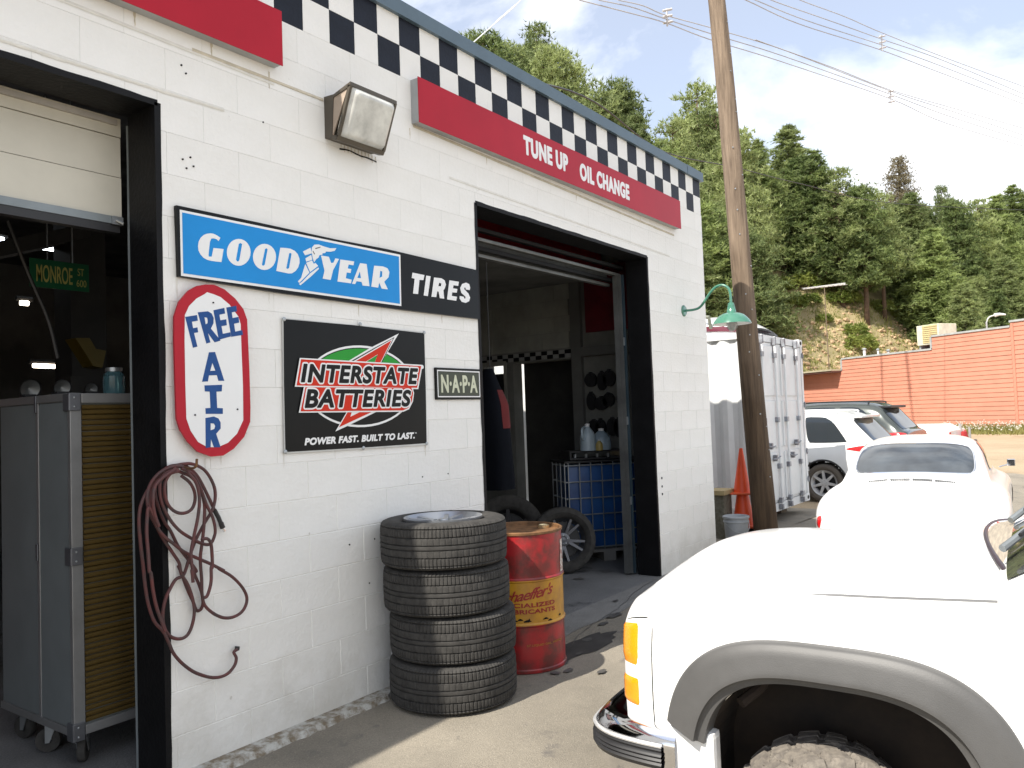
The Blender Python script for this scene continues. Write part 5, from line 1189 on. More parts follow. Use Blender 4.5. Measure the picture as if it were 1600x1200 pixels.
def cowlf(a, b):   # strip following the hood rear edge
    s_ = 2*b-1; Xe = -.52+.14*(1-s_*s_); y = .82*s_; z = 1.115+.085*(1-abs(s_)**2.2)
    return (Xe-.004-(.014+.012*abs(s_)**2)*a, y, z+.012+.008*sin(a*pi))
o = MB(); o.grid(cowlf, 6, 40); o.build('cowl_panel', M_cowl, TR, smooth=True, autosm=None)
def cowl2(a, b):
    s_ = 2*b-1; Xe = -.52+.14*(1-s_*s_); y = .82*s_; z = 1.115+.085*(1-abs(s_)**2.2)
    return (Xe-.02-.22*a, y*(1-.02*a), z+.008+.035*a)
o = MB(); o.grid(cowl2, 6, 40); o.build('cowl_cover', mat('cowl_reflection_tan', (.42, .36, .27), .5, scale=5, streak=(30, 2, 2), col2=(.26, .22, .17)), TR, smooth=True, autosm=None)  # streaky tan paints in the beige reflection of the windshield
for k in range(11):
    o = MB(); o.tube([(-.50-.012*k, .40, 1.200+.0075*k), (-.56-.012*k, .80, 1.150+.004*k)], .0035, 5); o.build('cowl_slat', mat('cowl_slat', (.28, .24, .20), .5), TR)
for (ya, yb_) in ((.62, .02), (-.10, -.62)):
    o = MB(); o.tube(spline([(-.47, ya, 1.235), (-.60, ya-.2, 1.33), (-.72, (ya+yb_)/2, 1.42)], 5), .013, 8, r1=.009); w_ = o.build('wiper_arm', mat('wiper_grey', (.22, .24, .25), .4, .3), TR, smooth=True)
    o = MB(); o.tube([(-.52, ya-.05, 1.275), (-.78, yb_-.02, 1.46)], .007, 6); o.build('wiper_blade', M_blackpl, w_)
o = MB(); o.bbox((-.98, 1.0, 1.20), (-.86, 1.20, 1.42), .03); o.build('mirror', M_blackpl, TR, smooth=True)
o = MB(); o.bbox((-.98, -1.20, 1.20), (-.86, -1.0, 1.42), .03); o.build('mirror', M_blackpl, TR, smooth=True)

# --- white vintage coupe seen from behind
G = thing('vintage_coupe', 'small rounded white vintage coupe seen from behind', 'car', (8.62, -2.065, -.07), radians(3.8))
gs = [(-.90, [(.40, .36), (.50, .40), (.55, .48), (.54, .55), (.46, .60), (.25, .62), (0, .63)]),
      (-.86, [(.55, .30), (.64, .37), (.69, .48), (.67, .61), (.55, .685), (.30, .71), (0, .72)]),
      (-.70, [(.64, .26), (.73, .35), (.77, .50), (.755, .68), (.61, .765), (.34, .80), (0, .815)]),
      (-.40, [(.70, .23), (.78, .34), (.812, .52), (.80, .735), (.66, .83), (.38, .87), (0, .89)]),
      (-.05, [(.72, .22), (.79, .32), (.817, .52), (.805, .77), (.68, .865), (.50, .91), (0, .945)]),
      (.06, [(.72, .22), (.79, .32), (.817, .52), (.805, .775), (.68, .88), (.545, .945), (0, .975)]),
      (.30, [(.72, .22), (.79, .32), (.81, .52), (.80, .785), (.67, .905), (.535, 1.10), (0, 1.135)]),
      (.58, [(.72, .21), (.79, .32), (.80, .52), (.79, .785), (.66, .92), (.51, 1.215), (0, 1.265)]),
      (.95, [(.72, .20), (.785, .32), (.80, .52), (.785, .78), (.66, .925), (.50, 1.265), (0, 1.325)]),
      (1.45, [(.72, .20), (.785, .32), (.80, .52), (.785, .775), (.66, .915), (.48, 1.26), (0, 1.325)]),
      (1.85, [(.72, .20), (.785, .32), (.80, .52), (.785, .77), (.66, .90), (.46, 1.20), (0, 1.27)]),
      (2.30, [(.72, .20), (.785, .32), (.81, .52), (.79, .76), (.67, .87), (.52, .91), (0, .94)]),
      (2.75, [(.70, .22), (.78, .34), (.81, .52), (.79, .73), (.66, .81), (.34, .80), (0, .80)]),
      (3.10, [(.60, .26), (.70, .36), (.73, .50), (.71, .64), (.58, .70), (.3, .69), (0, .69)]),
      (3.24, [(.40, .32), (.50, .40), (.53, .48), (.51, .56), (.42, .60), (.2, .60), (0, .60)])]
GB = Body(gs)
GB.mesh(8, 6, sq_skip([(0, .30), (2.4, .30)], .36, .37, .60, 2)).build('body', M_carwhite, G, smooth=True, autosm=60, fixn=True)
M_cgl = mat('coupe_glass', (.045, .055, .065), .03, spec=.9, coat=1, var=.4, scale=3)
ua, ub = GB.u(.10), GB.u(.56)
o = GB.patch(ua, ub, 5.03, 6.97, .006, 16, 24, rc=.10); o.build('rear_window', M_cgl, G, smooth=True, autosm=None, fixn=True)
o = MB()
for k in range(64):
    a = 2*pi*k/64
ed = []
for k in range(97):
    a = 2*pi*k/96; A_, B_ = cos(a), sin(a); mx_ = max(abs(A_), abs(B_)); A_, B_ = A_/mx_, B_/mx_
    A2 = A_*(1-.10*abs(B_)**4); B2 = B_*(1-.10*abs(A_)**4); uu = ua+(ub-ua)*(A2+1)/2; vv = 5.03+1.94*(B2+1)/2
    ed.append(GB.S(uu, vv)+GB.N(uu, vv)*.008)
o.tube(ed, .008, 6, cap=False); o.build('window_trim', M_chrome, G, smooth=True)
for s_ in (0, 1):
    v0, v1 = (4.15, 4.93) if not s_ else (12-4.15, 12-4.93)
    o = GB.patch((GB.u(.72), GB.u(.86)), (GB.u(1.95), GB.u(1.80)), v0, v1, .006, 14, 8, rc=.12); o.build('side_window', M_cgl, G, smooth=True, autosm=None, fixn=True)
    yy = .70 if not s_ else -.70
    o = MB(); o.lathe([(0, -.02), (.034, -.01), (.046, .0), (.046, .012), (.03, .032), (0, .036)], 20, Matrix.Translation((-.785, yy, .575)) @ Matrix.Rotation(radians(-14 if yy > 0 else 14), 4, 'X') @ Matrix.Rotation(-pi/2, 4, 'Y') @ Matrix.Diagonal((1.9, 1.0, 1.5, 1))); o.build('tail_light', M_redlens, G, smooth=True)
    wheel(G, 0, .66*(1 if not s_ else -1), .31, .15, .20, 1 if not s_ else -1, 5, n=80); wheel(G, 2.4, .66*(1 if not s_ else -1), .31, .15, .20, 1 if not s_ else -1, 5, n=80)
    liner(G, 0, .79*(1 if not s_ else -1), .5*(1 if not s_ else -1), .37, .30); liner(G, 2.4, .79*(1 if not s_ else -1), .5*(1 if not s_ else -1), .37, .30)
    o = MB(); q = GB.S(GB.u(1.0), 3.6 if not s_ else 8.4); o.bbox((.93, q.y-.02, .80), (1.08, q.y+.025, .82), .006); o.build('door_handle', M_chrome, G)
o = MB()
for gk in range(4):
    for k in range(9):
        y = (gk-1.5)*.195+(k-4)*.0195; X0 = -.10; h_ = .065 if gk in (1, 2) else .065*(1-abs((k if gk == 3 else 8-k))*.09)
        u_ = GB.u(X0); v_ = 6-abs(y)/.5*1.0 if abs(y) < .5 else 5
        p = GB.S(u_, 6-abs(y)/.50); z = p.z+.003
        w1 = GB.S(GB.u(X0-h_/2), 6-abs(y)/.50); w2 = GB.S(GB.u(X0+h_/2), 6-abs(y)/.50)
        o.add([(w1.x, y-.0032, w1.z+.013), (w1.x, y+.0135, w1.z+.013), (w2.x, y+.0135, w2.z+.013), (w2.x, y-.0032, w2.z+.013), (w2.x, y-.004, w2.z-.01), (w2.x, y+.004, w2.z-.01)], [(0, 3, 2, 1), (3, 4, 5, 2)])
tag(o.build('engine_louvres', mat('louvre_grey', (.10, .10, .10), .6), G), kind='stuff')
o = MB(); o.bbox((-1.0, -.62, .36), (-.95, .62, .44), .02); o.build('rear_bumper', M_chrome, G)
o = MB(); o.bbox((-.925, -.15, .47), (-.905, .15, .58), .005); o.build('number_plate', mat('plate_white', (.6, .62, .6), .5), G)
o = MB(); o.tube([(2.0, -.70, .92), (2.02, -.80, .95)], .008, 6); o.bbox((2.0, -.86, .93), (2.03, -.78, 1.01), .008); o.build('door_mirror', M_chrome, G)

# --- estate cars and pickup further back
def wagon(nm, label, loc, rz, paint, k=1.0, roofm=None, zk=1.0, tail='red', H_=1.0, cat='car'):
    T_ = thing(nm, label, cat, loc, rz)
    def P(X, z4, y5, z5, z6, w=.88): return (X*k, [(w-.10, .28), (w-.03, .36), (w, .56), (w-.01, .82*zk), (w-.075, z4*zk), (y5, z5*H_), (0, z6*H_)])
    s_ = [(-.97*k, [(.60, .42), (.70, .46), (.74, .56), (.72, .74*zk), (.66, .86*zk), (.45, .90*zk), (0, .92*zk)]), (-.93*k, [(.68, .34), (.78, .40), (.82, .56), (.80, .80*zk), (.75, .97*zk), (.55, 1.02*zk), (0, 1.04*zk)]),
          P(-.82, 1.01, .62, 1.08*zk/H_, 1.10*zk/H_), P(-.62, 1.03, .63, 1.30, 1.33), P(-.44, 1.04, .63, 1.47, 1.51), P(-.15, 1.03, .63, 1.55, 1.60), P(.7, 1.01, .62, 1.58, 1.63), P(1.4, .99, .60, 1.54, 1.59), P(1.75, .98, .58, 1.46, 1.51), P(2.45, .96, .64, 1.03*zk/H_, 1.07*zk/H_), P(3.2, .88, .55, .93*zk/H_, .95*zk/H_, .86), (3.52*k, [(.6, .36), (.7, .42), (.72, .54), (.70, .68), (.62, .76), (.4, .79), (0, .80)])]
    b_ = Body(s_); WBx = 2.68*k
    b_.mesh(6, 5, sq_skip([(0, .34), (WBx, .34)], .40, .41, .62, 2)).build('body', paint, T_, smooth=True, autosm=50, fixn=True)
    for sd in (0, 1):
        f = (lambda v: v) if not sd else (lambda v: 12-v)
        for (a0, a1, c0_, c1_) in ((-.42, .02, .30, .36), (.42, .42, 1.12, 1.12), (1.2, 1.2, 2.2, 1.72)):
            o = b_.patch((b_.u(a0*k if not sd else a0*k), b_.u(a1*k)) if not sd else (b_.u(a0*k), b_.u(a1*k)), (b_.u(c0_*k), b_.u(c1_*k)), f(4.08), f(4.88), .006, 12, 8, rc=.05); o.build('side_window', M_glassdark, T_, smooth=True, autosm=None, fixn=True)
        o = b_.patch(b_.u(-.93*k), b_.u(-.40*k), (f(3.15), f(3.60)), (f(4.1), f(3.72)), .010, 12, 6, rc=.1); o.build('tail_light', M_redlens, T_, smooth=True, autosm=None, fixn=True)
        y = 1 if not sd else -1
        for wx in (0, WBx): wheel(T_, wx, y*.78, .345, .22, .225, y, 7, m=mat('silver_hubcap', (.62, .62, .62), .35, .3), tm=mat('dusty_tire2', (.10, .085, .07), .85), n=60, rz=.3); liner(T_, wx, y*.865, y*.5, .405, .34); a_ = MB(); a_.tube([(wx+.405*cos(pi*i/24), y*.878, .34+.415*sin(pi*i/24)) for i in range(25)], .018, 6); a_.build('arch_trim', M_blackpl, T_, smooth=True)
        o = MB(); o.tube(spline([(-.2*k, y*.60, 1.57*H_), (-.1*k, y*.60, 1.63*H_), (1.2*k, y*.60, 1.64*H_), (1.35*k, y*.60, 1.575*H_)], 4), .016, 6); o.build('roof_rail', roofm or paint, T_, smooth=True)
    o = b_.patch(b_.u(-.84*k), b_.u(-.47*k), 4.95, 7.05, .006, 10, 20, rc=.06); o.build('rear_window', M_glassdark, T_, smooth=True, autosm=None, fixn=True)
    o = MB(); o.bbox((-.62*k, -.56, 1.485*H_), (-.36*k, .56, 1.535*H_), .02); o.build('roof_spoiler', roofm or paint, T_, smooth=True)
    o = MB(); o.bbox((-1.0*k, -.70, .40), (-.90*k, .70, .56), .03); o.build('rear_bumper', paint, T_, smooth=True)
    return T_, b_
wagon('white_wagon', 'white estate car with its rear corner showing beside the container', (15.72, .35, -.11), radians(86), mat('silver_white_paint', (.66, .67, .67), .3, var=.02, coat=.6))
T_, b_ = wagon('dark_suv', 'dark grey suv with black roof spoiler parked beyond the white estate car', (18.75, .45, -.1), radians(85), mat('charcoal_paint', (.055, .065, .06), .25, .3, var=.1, coat=.8), 1.05, M_blackpl, 1.1, H_=1.09)
# pickup with tonneau cover
PK = thing('white_pickup', 'white pickup with a white bed cover at the far end of the row', 'pickup', (22.4, .30, -.1), radians(85))
def PP(X, z, w=.92): return (X, [(w-.1, .35), (w-.02, .42), (w, .6), (w, .85), (w-.03, z-.02), (w-.15, z), (0, z+.01)])
pb = Body([PP(-1.15, 1.0, .88), PP(-1.1, 1.02), PP(0, 1.02), PP(1.1, 1.02), PP(1.15, 1.02), PP(3.6, 1.02), PP(4.1, .95, .88)])
pb.mesh(4, 4, sq_skip([(0, .38), (3.2, .38)], .42, .44, .6, 2)).build('body', M_carwhite, PK, smooth=True, autosm=40, fixn=True)
o = MB(); o.grid(lambda u, v: (-1.1+2.1*u, -.85+1.7*v, 1.03+.13*min(1, min(u, 1-u)*9)*min(1, min(v, 1-v)*9)), 18, 18); o.build('bed_cover', M_carwhite, PK, smooth=True, autosm=None)
cb_ = Body([(1.15, [(.86, 1.0), (.84, 1.1), (.70, 1.2), (0, 1.2)]), (1.25, [(.86, 1.0), (.85, 1.15), (.68, 1.60), (0, 1.66)]), (1.5, [(.86, 1.0), (.85, 1.15), (.66, 1.72), (0, 1.77)]), (2.4, [(.86, 1.0), (.85, 1.15), (.64, 1.70), (0, 1.75)]), (2.7, [(.86, 1.0), (.85, 1.15), (.64, 1.58), (0, 1.62)]), (3.2, [(.86, 1.0), (.84, 1.05), (.70, 1.08), (0, 1.1)])])
cb_.mesh(5, 5).build('cab', M_carwhite, PK, smooth=True, autosm=50, fixn=True)
for f in ((1.1, 1.9), (6-1.1, 6-1.9)):
    cb_.patch(cb_.u(1.5), cb_.u(2.5), f[0], f[1], .006).build('side_window', M_glassdark, PK, smooth=True, autosm=None, fixn=True)
cb_.patch(cb_.u(1.19), cb_.u(1.24), 2.0, 4.0, .01, 6, 12).build('rear_window', M_glassdark, PK, smooth=True, autosm=None, fixn=True)
for y in (1, -1):
    for wx in (0, 3.2): wheel(PK, wx, y*.80, .38, .24, .22, y, 6, n=50); liner(PK, wx, y*.9, y*.5, .42, .38)
    o = MB(); o.bbox((-1.17, y*.80-.05, .70), (-1.14, y*.80+.05, .98), .006); o.build('tail_light', M_redlens, PK)
t = thing('hitch_load', 'dark and red gear strapped behind the white pickup', 'gear', (22.75, -1.0, .1))
o = MB(); o.bbox((-.15, -.2, 0), (.15, .25, .55), .03); o.build('box', M_blackpl, t)
o = MB(); o.tube([(0, -.05, 0), (.05, -.05, .85)], .03, 8); o.tube([(-.1, .1, .5), (0, .15, .95)], .03, 8); o.build('bar', mat('grey_bar', (.3, .28, .27), .6), t)
o = MB(); o.lathe([(0, .35), (.12, .36), (.14, .5), (.12, .65), (0, .66)], 14, Matrix.Translation((.02, .12, .1))); o.build('red_can', mat('red_can', (.4, .02, .02), .5), t, smooth=True)

# ------------------------------------------------------------------ red building
RB = thing('red_building', 'long red lap sided building with a stepped parapet below the wooded hill', 'building', (47.4, -.84, 0), atan2(.834, .552))
M_sid = mat('red_lap_siding', (.56, .24, .165), .6, scale=1.2, var=.06); M_cap = mat('grey_parapet_cap', (.40, .42, .42), .5); 
def topz(s): return 5.52 if s < .45 else (5.27 if s < 5.2 else (4.55 if s < 12.1 else 3.84))
o = MB()
for (a, b) in ((-14, .45), (.45, 5.2), (5.2, 12.1), (12.1, 26)): o.box((a, -9, -.5), (b-.002, -.04, topz((a+b)/2)-.02))
o.build('wall', mat('red_wall_core', (.22, .05, .035), .8), RB)
h = .235; z = .10; k = 0
while z < 5.5:
    z1 = z+h
    for (a, b, tz) in ((-14, .44, 5.52), (.46, 5.2, 5.27), (5.2, 12.1, 4.55), (12.1, 26, 3.84)):
        pass
    a = -14; ends = [(26, 3.84), (12.1, 4.55), (5.2, 5.27), (.45, 5.52)]
    b = next((e for e, tz in ends if tz > z+.05), None)
    if b is None: break
    tz = next(tz for e, tz in ends if tz > z+.05); zz = min(z1, 5.5)
    for (a_, b_) in ((-14, -8.3), (-8.28, .46), (.48, b)) if b > .5 else ((-14, -8.3), (-8.28, b)):
        o = MB(); o.prism([(a_, -.038, z), (a_, .012, z), (a_, -.012, min(zz, tz if b > 5 else 5.5)-.004), (a_, -.038, zz-.004)], (b_-a_, 0, 0)); o.build('siding_board', M_sid, RB, fixn=True)
    z = z1; k += 1
for (a, b, z) in ((-14, .50, 5.50), (.50, 5.22, 5.25), (5.24, 12.12, 4.53), (12.14, 26, 3.84)):
    o = MB(); o.box((a, -.5, z), (b, .05, z+.10)); o.build('parapet_cap', M_cap, RB)
for (s, z0, z1) in ((5.20, 4.63, 5.25), (12.1, 3.92, 4.53)):
    o = MB(); o.box((s, -.5, z0), (s+.10, .052, z1)); o.build('parapet_cap', M_cap, RB)
o = MB(); o.box((12.2, -.1, 3.83), (26, .85, 3.93)); o.build('eave', mat('tan_eave', (.42, .38, .27), .7), RB)
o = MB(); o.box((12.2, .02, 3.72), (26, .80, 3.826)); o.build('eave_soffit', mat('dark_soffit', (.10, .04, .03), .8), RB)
o = MB(); o.box((.30, .014, .1), (.44, .045, 5.45)); o.build('corner_board', M_sid, RB)
t = thing('rooftop_cooler', 'cream louvred cooler on the roof of the red building', 'cooler', (0, 0, 0))
t.location = RB.matrix_basis @ Vector((5.0, -1.2, 4.55)) if False else (Matrix.Translation(RB.location) @ Matrix.Rotation(RB.rotation_euler.z, 4, 'Z')) @ Vector((6.0, -1.3, 4.9)); t.rotation_euler.z = RB.rotation_euler.z
M_cool = mat('cream_cooler', (.72, .68, .52), .5)
o = MB(); o.bbox((-.75, -.7, 0), (.75, .7, 1.15), .03); o.build('housing', M_cool, t)
for k in range(9):
    o = MB(); o.prism([(-.66, .70, .10+k*.115), (-.66, .735, .10+k*.115), (-.66, .70, .19+k*.115)], (1.0, 0, 0)); o.build('louvre', mat('ochre_louvre', (.50, .40, .20), .6), t, fixn=True)
o = MB(); o.box((-.7, -.6, -.38), (-.6, .6, 0)); o.box((.6, -.6, -.38), (.7, .6, 0)); o.build('stand', M_cap, t)
RM = Matrix.Translation(RB.location) @ Matrix.Rotation(RB.rotation_euler.z, 4, 'Z')
for k, (s, lb, hh, r) in enumerate(((11.0, 'capped white vent pipe leftmost on the lower red roof', .55, .12), (9.9, 'slim leaning vent pipe in the middle of the lower red roof', .42, .08), (9.1, 'mushroom vent nearest the cooler on the red roof', .30, .10))):
    t = thing('roof_vent', lb, 'vent', RM @ Vector((s, -.8, 4.52)))
    o = MB(); o.tube([(0, 0, 0), (.02*k, 0, hh)], r*.7, 12); o.build('pipe', M_signwhite, t, smooth=True)
    o = MB(); o.lathe([(r*1.2, hh), (r*1.3, hh+.06), (0, hh+.12)], 14); o.build('cap', M_cap, t, smooth=True)

# ------------------------------------------------------------------ lamps on thin poles, wires
t = thing('antenna_mast', 'thin mast with a long horizontal antenna in front of the bare slope', 'antenna', along(1297, 600, 57))
b0 = along(1297, 600, 57); tp = along(1288, 449, 57); l_, r__ = along(1256, 452, 57), along(1321, 445, 57)
o = MB(); o.tube([b0-Vector((0, 0, 3)), tp], .045, 6, r1=.03); o.build('mast', mat('rust_mast', (.20, .15, .10), .8), t, world=True)
o = MB(); o.prism([l_, r__, r__+Vector((0, 0, .16)), l_+Vector((0, 0, .10))], (.12, .1, 0)); o.build('antenna_boom', mat('pale_antenna', (.62, .62, .60), .5), t, world=True, fixn=True)
for k in range(9):
    p = l_.lerp(r__, (k+.5)/9); o = MB(); o.tube([p+Vector((-.35, .2, .05)), p+Vector((.35, -.2, .05))], .015, 5); o.build('antenna_element', MC['pale_antenna'], t, world=True)
t = thing('street_light', 'pale curved street light arm above the red building roof', 'street light', along(1545, 540, 58))
o = MB(); o.tube([along(1546, 620, 58), along(1542, 515, 58), along(1541, 503, 58)], .06, 8); o.tube(spline([along(1541, 505, 58), along(1545, 496, 58), along(1556, 492, 58)], 5), .05, 8); o.build('pole', MC['pale_antenna'], t, world=True, smooth=True)
o = MB(); o.tube([along(1554, 492.5, 58), along(1562, 491, 58), along(1571, 491.5, 58)], .14, 8, r1=.06); o.build('lamp_head', M_signwhite, t, world=True, smooth=True)
M_wire = mat('cable_grey', (.46, .46, .48), .6)
def cable_set(label, lines, spacers, D0, D1, px0, px1):
    t_ = thing('overhead_line', label, 'power line', along(lines[0][0][0], lines[0][0][1], D0))
    def DD(px): return D0+(D1-D0)*(px-px0)/(px1-px0)
    for ln in lines:
        o = MB(); o.tube(spline([along(a, b, DD(a)) for a, b in ln], 6), .021, 5); o.build('wire', M_wire, t_, world=True)
    for (a, b, hh) in spacers:
        q = along(a, b, DD(a)); s_ = hh/FOC*DD(a)
        o = MB(); o.tube([q+Vector((0, 0, s_)), q-Vector((0, 0, s_))], .04, 5)
        for e in (-.7, 0, .7):
            o.tube([q+Vector((-.12, .12, s_*e)), q+Vector((.16, -.16, s_*e+.1))], .05, 6)
        o.build('insulator', mat('insulator_grey', (.55, .54, .55), .5), t_, world=True)
    return t_
cable_set('lower bundle of power lines crossing behind the utility pole', [
  [(905,0),(975,18),(1041,36),(1110,62),(1220,96),(1393,155),(1480,193),(1640,240)], [(935,0),(990,12),(1041,30),(1115,54),(1225,88),(1393,148),(1490,184),(1640,232)], [(965,0),(1005,9),(1041,24),(1120,46),(1230,80),(1393,143),(1500,178),(1640,225)], [(1180,62),(1300,105),(1390,140),(1500,172),(1640,212)]],
  [(1042, 27, 14), (1392, 152, 12)], 26, 60, 900, 1640)
cable_set('upper bundle of power lines at the top right of the sky', [
  [(1110,-20),(1165,0),(1250,38),(1376,78),(1460,110),(1640,178)], [(1130,-20),(1180,0),(1260,32),(1377,70),(1470,103),(1640,170)], [(1160,-20),(1210,2),(1290,30),(1380,62),(1480,97),(1640,164)], [(1200,-22),(1255,2),(1320,26),(1380,52),(1490,95),(1640,150)]],
  [(1378, 67, 13)], 30, 62, 1100, 1640)
t = thing('service_cable', 'single dark cable running from the workshop roof past the trees', 'cable', along(860, 155, 20))
o = MB(); o.tube(spline([along(800,118,9), along(930,160,14), along(1040,238,20), along(1150,262,26), along(1250,287,32), along(1400,318,40), along(1640,330,52)], 6), .016, 5); o.build('wire', M_blackpl, t, world=True)
t = thing('guy_wire', 'pale stay wire rising from the workshop roof edge', 'wire', along(735, 68, 11))
o = MB(); o.tube([along(733,72,10), along(790,22,12), along(880,-60,15)], .008, 5); o.tube([along(775,35,11.6), along(806,8,12.4)], .014, 6); o.build('wire', M_signwhite, t, world=True)

# ------------------------------------------------------------------ trees
def leafmat(name, c1, c2):
    m = bpy.data.materials.new(name); m.use_nodes = True; t_ = m.node_tree; p = t_.nodes['Principled BSDF']; p.inputs['Roughness'].default_value = .6
    ge = t_.nodes.new('ShaderNodeNewGeometry'); n = t_.nodes.new('ShaderNodeTexNoise'); n.inputs['Scale'].default_value = .9; n.inputs['Detail'].default_value = 4
    t_.links.new(ge.outputs['Position'], n.inputs['Vector']); oi = t_.nodes.new('ShaderNodeObjectInfo')
    ad_ = t_.nodes.new('ShaderNodeMath'); ad_.operation = 'MULTIPLY_ADD'; ad_.inputs[1].default_value = .35; ad_.inputs[2].default_value = -.17; t_.links.new(oi.outputs['Random'], ad_.inputs[0])
    a2 = t_.nodes.new('ShaderNodeMath'); a2.operation = 'ADD'; t_.links.new(n.outputs['Fac'], a2.inputs[0]); t_.links.new(ad_.outputs[0], a2.inputs[1])
    ri = t_.nodes.new('ShaderNodeMath'); ri.operation = 'MULTIPLY_ADD'; ri.inputs[1].default_value = .3; ri.inputs[2].default_value = -.15; t_.links.new(ge.outputs['Random Per Island'], ri.inputs[0])
    a3 = t_.nodes.new('ShaderNodeMath'); a3.operation = 'ADD'; t_.links.new(a2.outputs[0], a3.inputs[0]); t_.links.new(ri.outputs[0], a3.inputs[1])
    r = t_.nodes.new('ShaderNodeValToRGB'); r.color_ramp.elements[0].position = .3; r.color_ramp.elements[1].position = .72
    r.color_ramp.elements[0].color = (*c1, 1); r.color_ramp.elements[1].color = (*c2, 1); t_.links.new(a3.outputs[0], r.inputs[0]); t_.links.new(r.outputs[0], p.inputs['Base Color'])
    tr = t_.nodes.new('ShaderNodeBsdfTranslucent'); t_.links.new(r.outputs[0], tr.inputs['Color']); mx = t_.nodes.new('ShaderNodeMixShader'); mx.inputs[0].default_value = .5
    out = t_.nodes['Material Output']; t_.links.new(p.outputs[0], mx.inputs[1]); t_.links.new(tr.outputs[0], mx.inputs[2]); t_.links.new(mx.outputs[0], out.inputs['Surface'])
    return m
M_leaf = leafmat('conifer_needles', (.095, .14, .045), (.38, .46, .165)); M_leaf2 = leafmat('pine_needles', (.13, .175, .06), (.40, .46, .19)); M_brush = leafmat('scrub_leaves', (.13, .19, .035), (.34, .38, .10))
M_bark = mat('bark', (.16, .105, .07), .9, scale=5, col2=(.08, .055, .04)); M_dead = leafmat('dry_needles', (.22, .19, .11), (.36, .31, .20))
def clump(o, c, s, n=3, up=.35, wf=.30):
    vs = []; fs = []
    for k in range(n):
        d = Vector((random.gauss(0, 1), random.gauss(0, 1), random.gauss(0, .6)+up)).normalized()
        sd = d.cross(Vector((random.gauss(0, 1), random.gauss(0, 1), random.gauss(0, 1)))).normalized()
        L_ = s*random.uniform(.7, 1.3); w = s*wf
        b = len(vs); vs += [c-sd*w-d*L_*.2, c+sd*w-d*L_*.2, c+d*L_]; fs.append((b, b+1, b+2))
    o.add(vs, fs)
def make_tree(kind, seed):
    random.seed(seed); tr = MB(); cr_ = MB(); H = 10.0
    tr.tube([(0, 0, -.4), (.05, .03, H*.35), (-.04, .05, H*.7), (0, 0, H*.98)], .20, 7, r1=.02)
    if kind == 'fir': base, R, pw, nl = .10, 2.35, .62, 30
    elif kind == 'pine': base, R, pw, nl = .26, 2.3, .5, 24
    elif kind == 'open': base, R, pw, nl = .30, 2.2, .45, 17
    else: base, R, pw, nl = .35, 1.7, .6, 20
    for l in range(nl):
        t_ = (l+random.uniform(-.3, .3))/nl; t_ = min(max(t_, 0), .99); z = H*(base+(1-base)*t_)
        env = (R*((1-t_)**pw)*(1 if kind == 'fir' else min(1, .55+t_*2.2))+.12)*(1+.28*noise.noise(Vector((t_*7, seed*3.1, 0))))
        nb = max(4, int((9 if kind != 'open' else 6)*(.55+.45*env/R)))
        a0 = random.uniform(0, 2*pi)
        for b in range(nb):
            a = a0+2*pi*b/nb+random.uniform(-.35, .35); L_ = env*random.uniform(.55, 1.18)
            if random.random() < .08: L_ *= 1.25
            slope = (.35-.75*(1-t_)) if kind == 'fir' else random.uniform(-.05, .45)
            p0 = Vector((0, 0, z)); p1 = Vector((cos(a)*L_, sin(a)*L_, z+slope*L_*.55)); pm = (p0+p1)/2+Vector((0, 0, .10*L_))
            if L_ > .5: tr.tube([p0, pm, p1], .035, 3, False, .008)
            m = int(L_*(21 if kind == 'fir' else 18))+5
            for q in range(m):
                f = (q+.5)/m; f = .25+.8*f if kind == 'fir' else .45+.62*f
                c = (p0.lerp(pm, f*2) if f < .5 else pm.lerp(p1, (f-.5)*2)); sp = .24*L_*(.5+f*.5) if kind == 'fir' else .32+.10*L_
                c = c+Vector((random.gauss(0, sp*.55), random.gauss(0, sp*.55), random.gauss(0, sp*.30)))
                clump(cr_, c, .27 if kind != 'dead' else .2, 5, .3 if kind == 'fir' else .8, .13)
    return tr, cr_
protos = {}
def tree_proto(kind, seed, lm):
    tr, c = make_tree(kind, seed); return tr.mesh('trunk', M_bark, True), c.mesh('crown', lm)
for i, (kd, sd, lm) in enumerate((('fir', 1, M_leaf), ('fir', 2, M_leaf), ('fir', 9, M_leaf2), ('pine', 3, M_leaf2), ('pine', 4, M_leaf), ('open', 5, M_leaf2), ('open', 6, M_leaf2), ('dead', 7, M_dead))): protos.setdefault(kd, []).append(tree_proto(kd, sd, lm))
def plant(nm, label, kind, x, y, z, H, wd=1.0, group=None, var=None):
    t_ = thing(nm, label, 'tree', (x, y, z), random.uniform(0, 6.28), group)
    tm_, cm_ = random.choice(protos[kind]) if var is None else protos[kind][var % len(protos[kind])]
    s = H/10.0
    for nm2, me in (('trunk', tm_), ('crown', cm_)):
        o = link(bpy.data.objects.new(nm2, me), t_)
    t_.scale = (s*wd, s*wd, s); return t_
def horiz(px): return 651-(px-800)*.0363
def at_px(px, D): p = along(px, horiz(px), D); return p.x, p.y
random.seed(21)
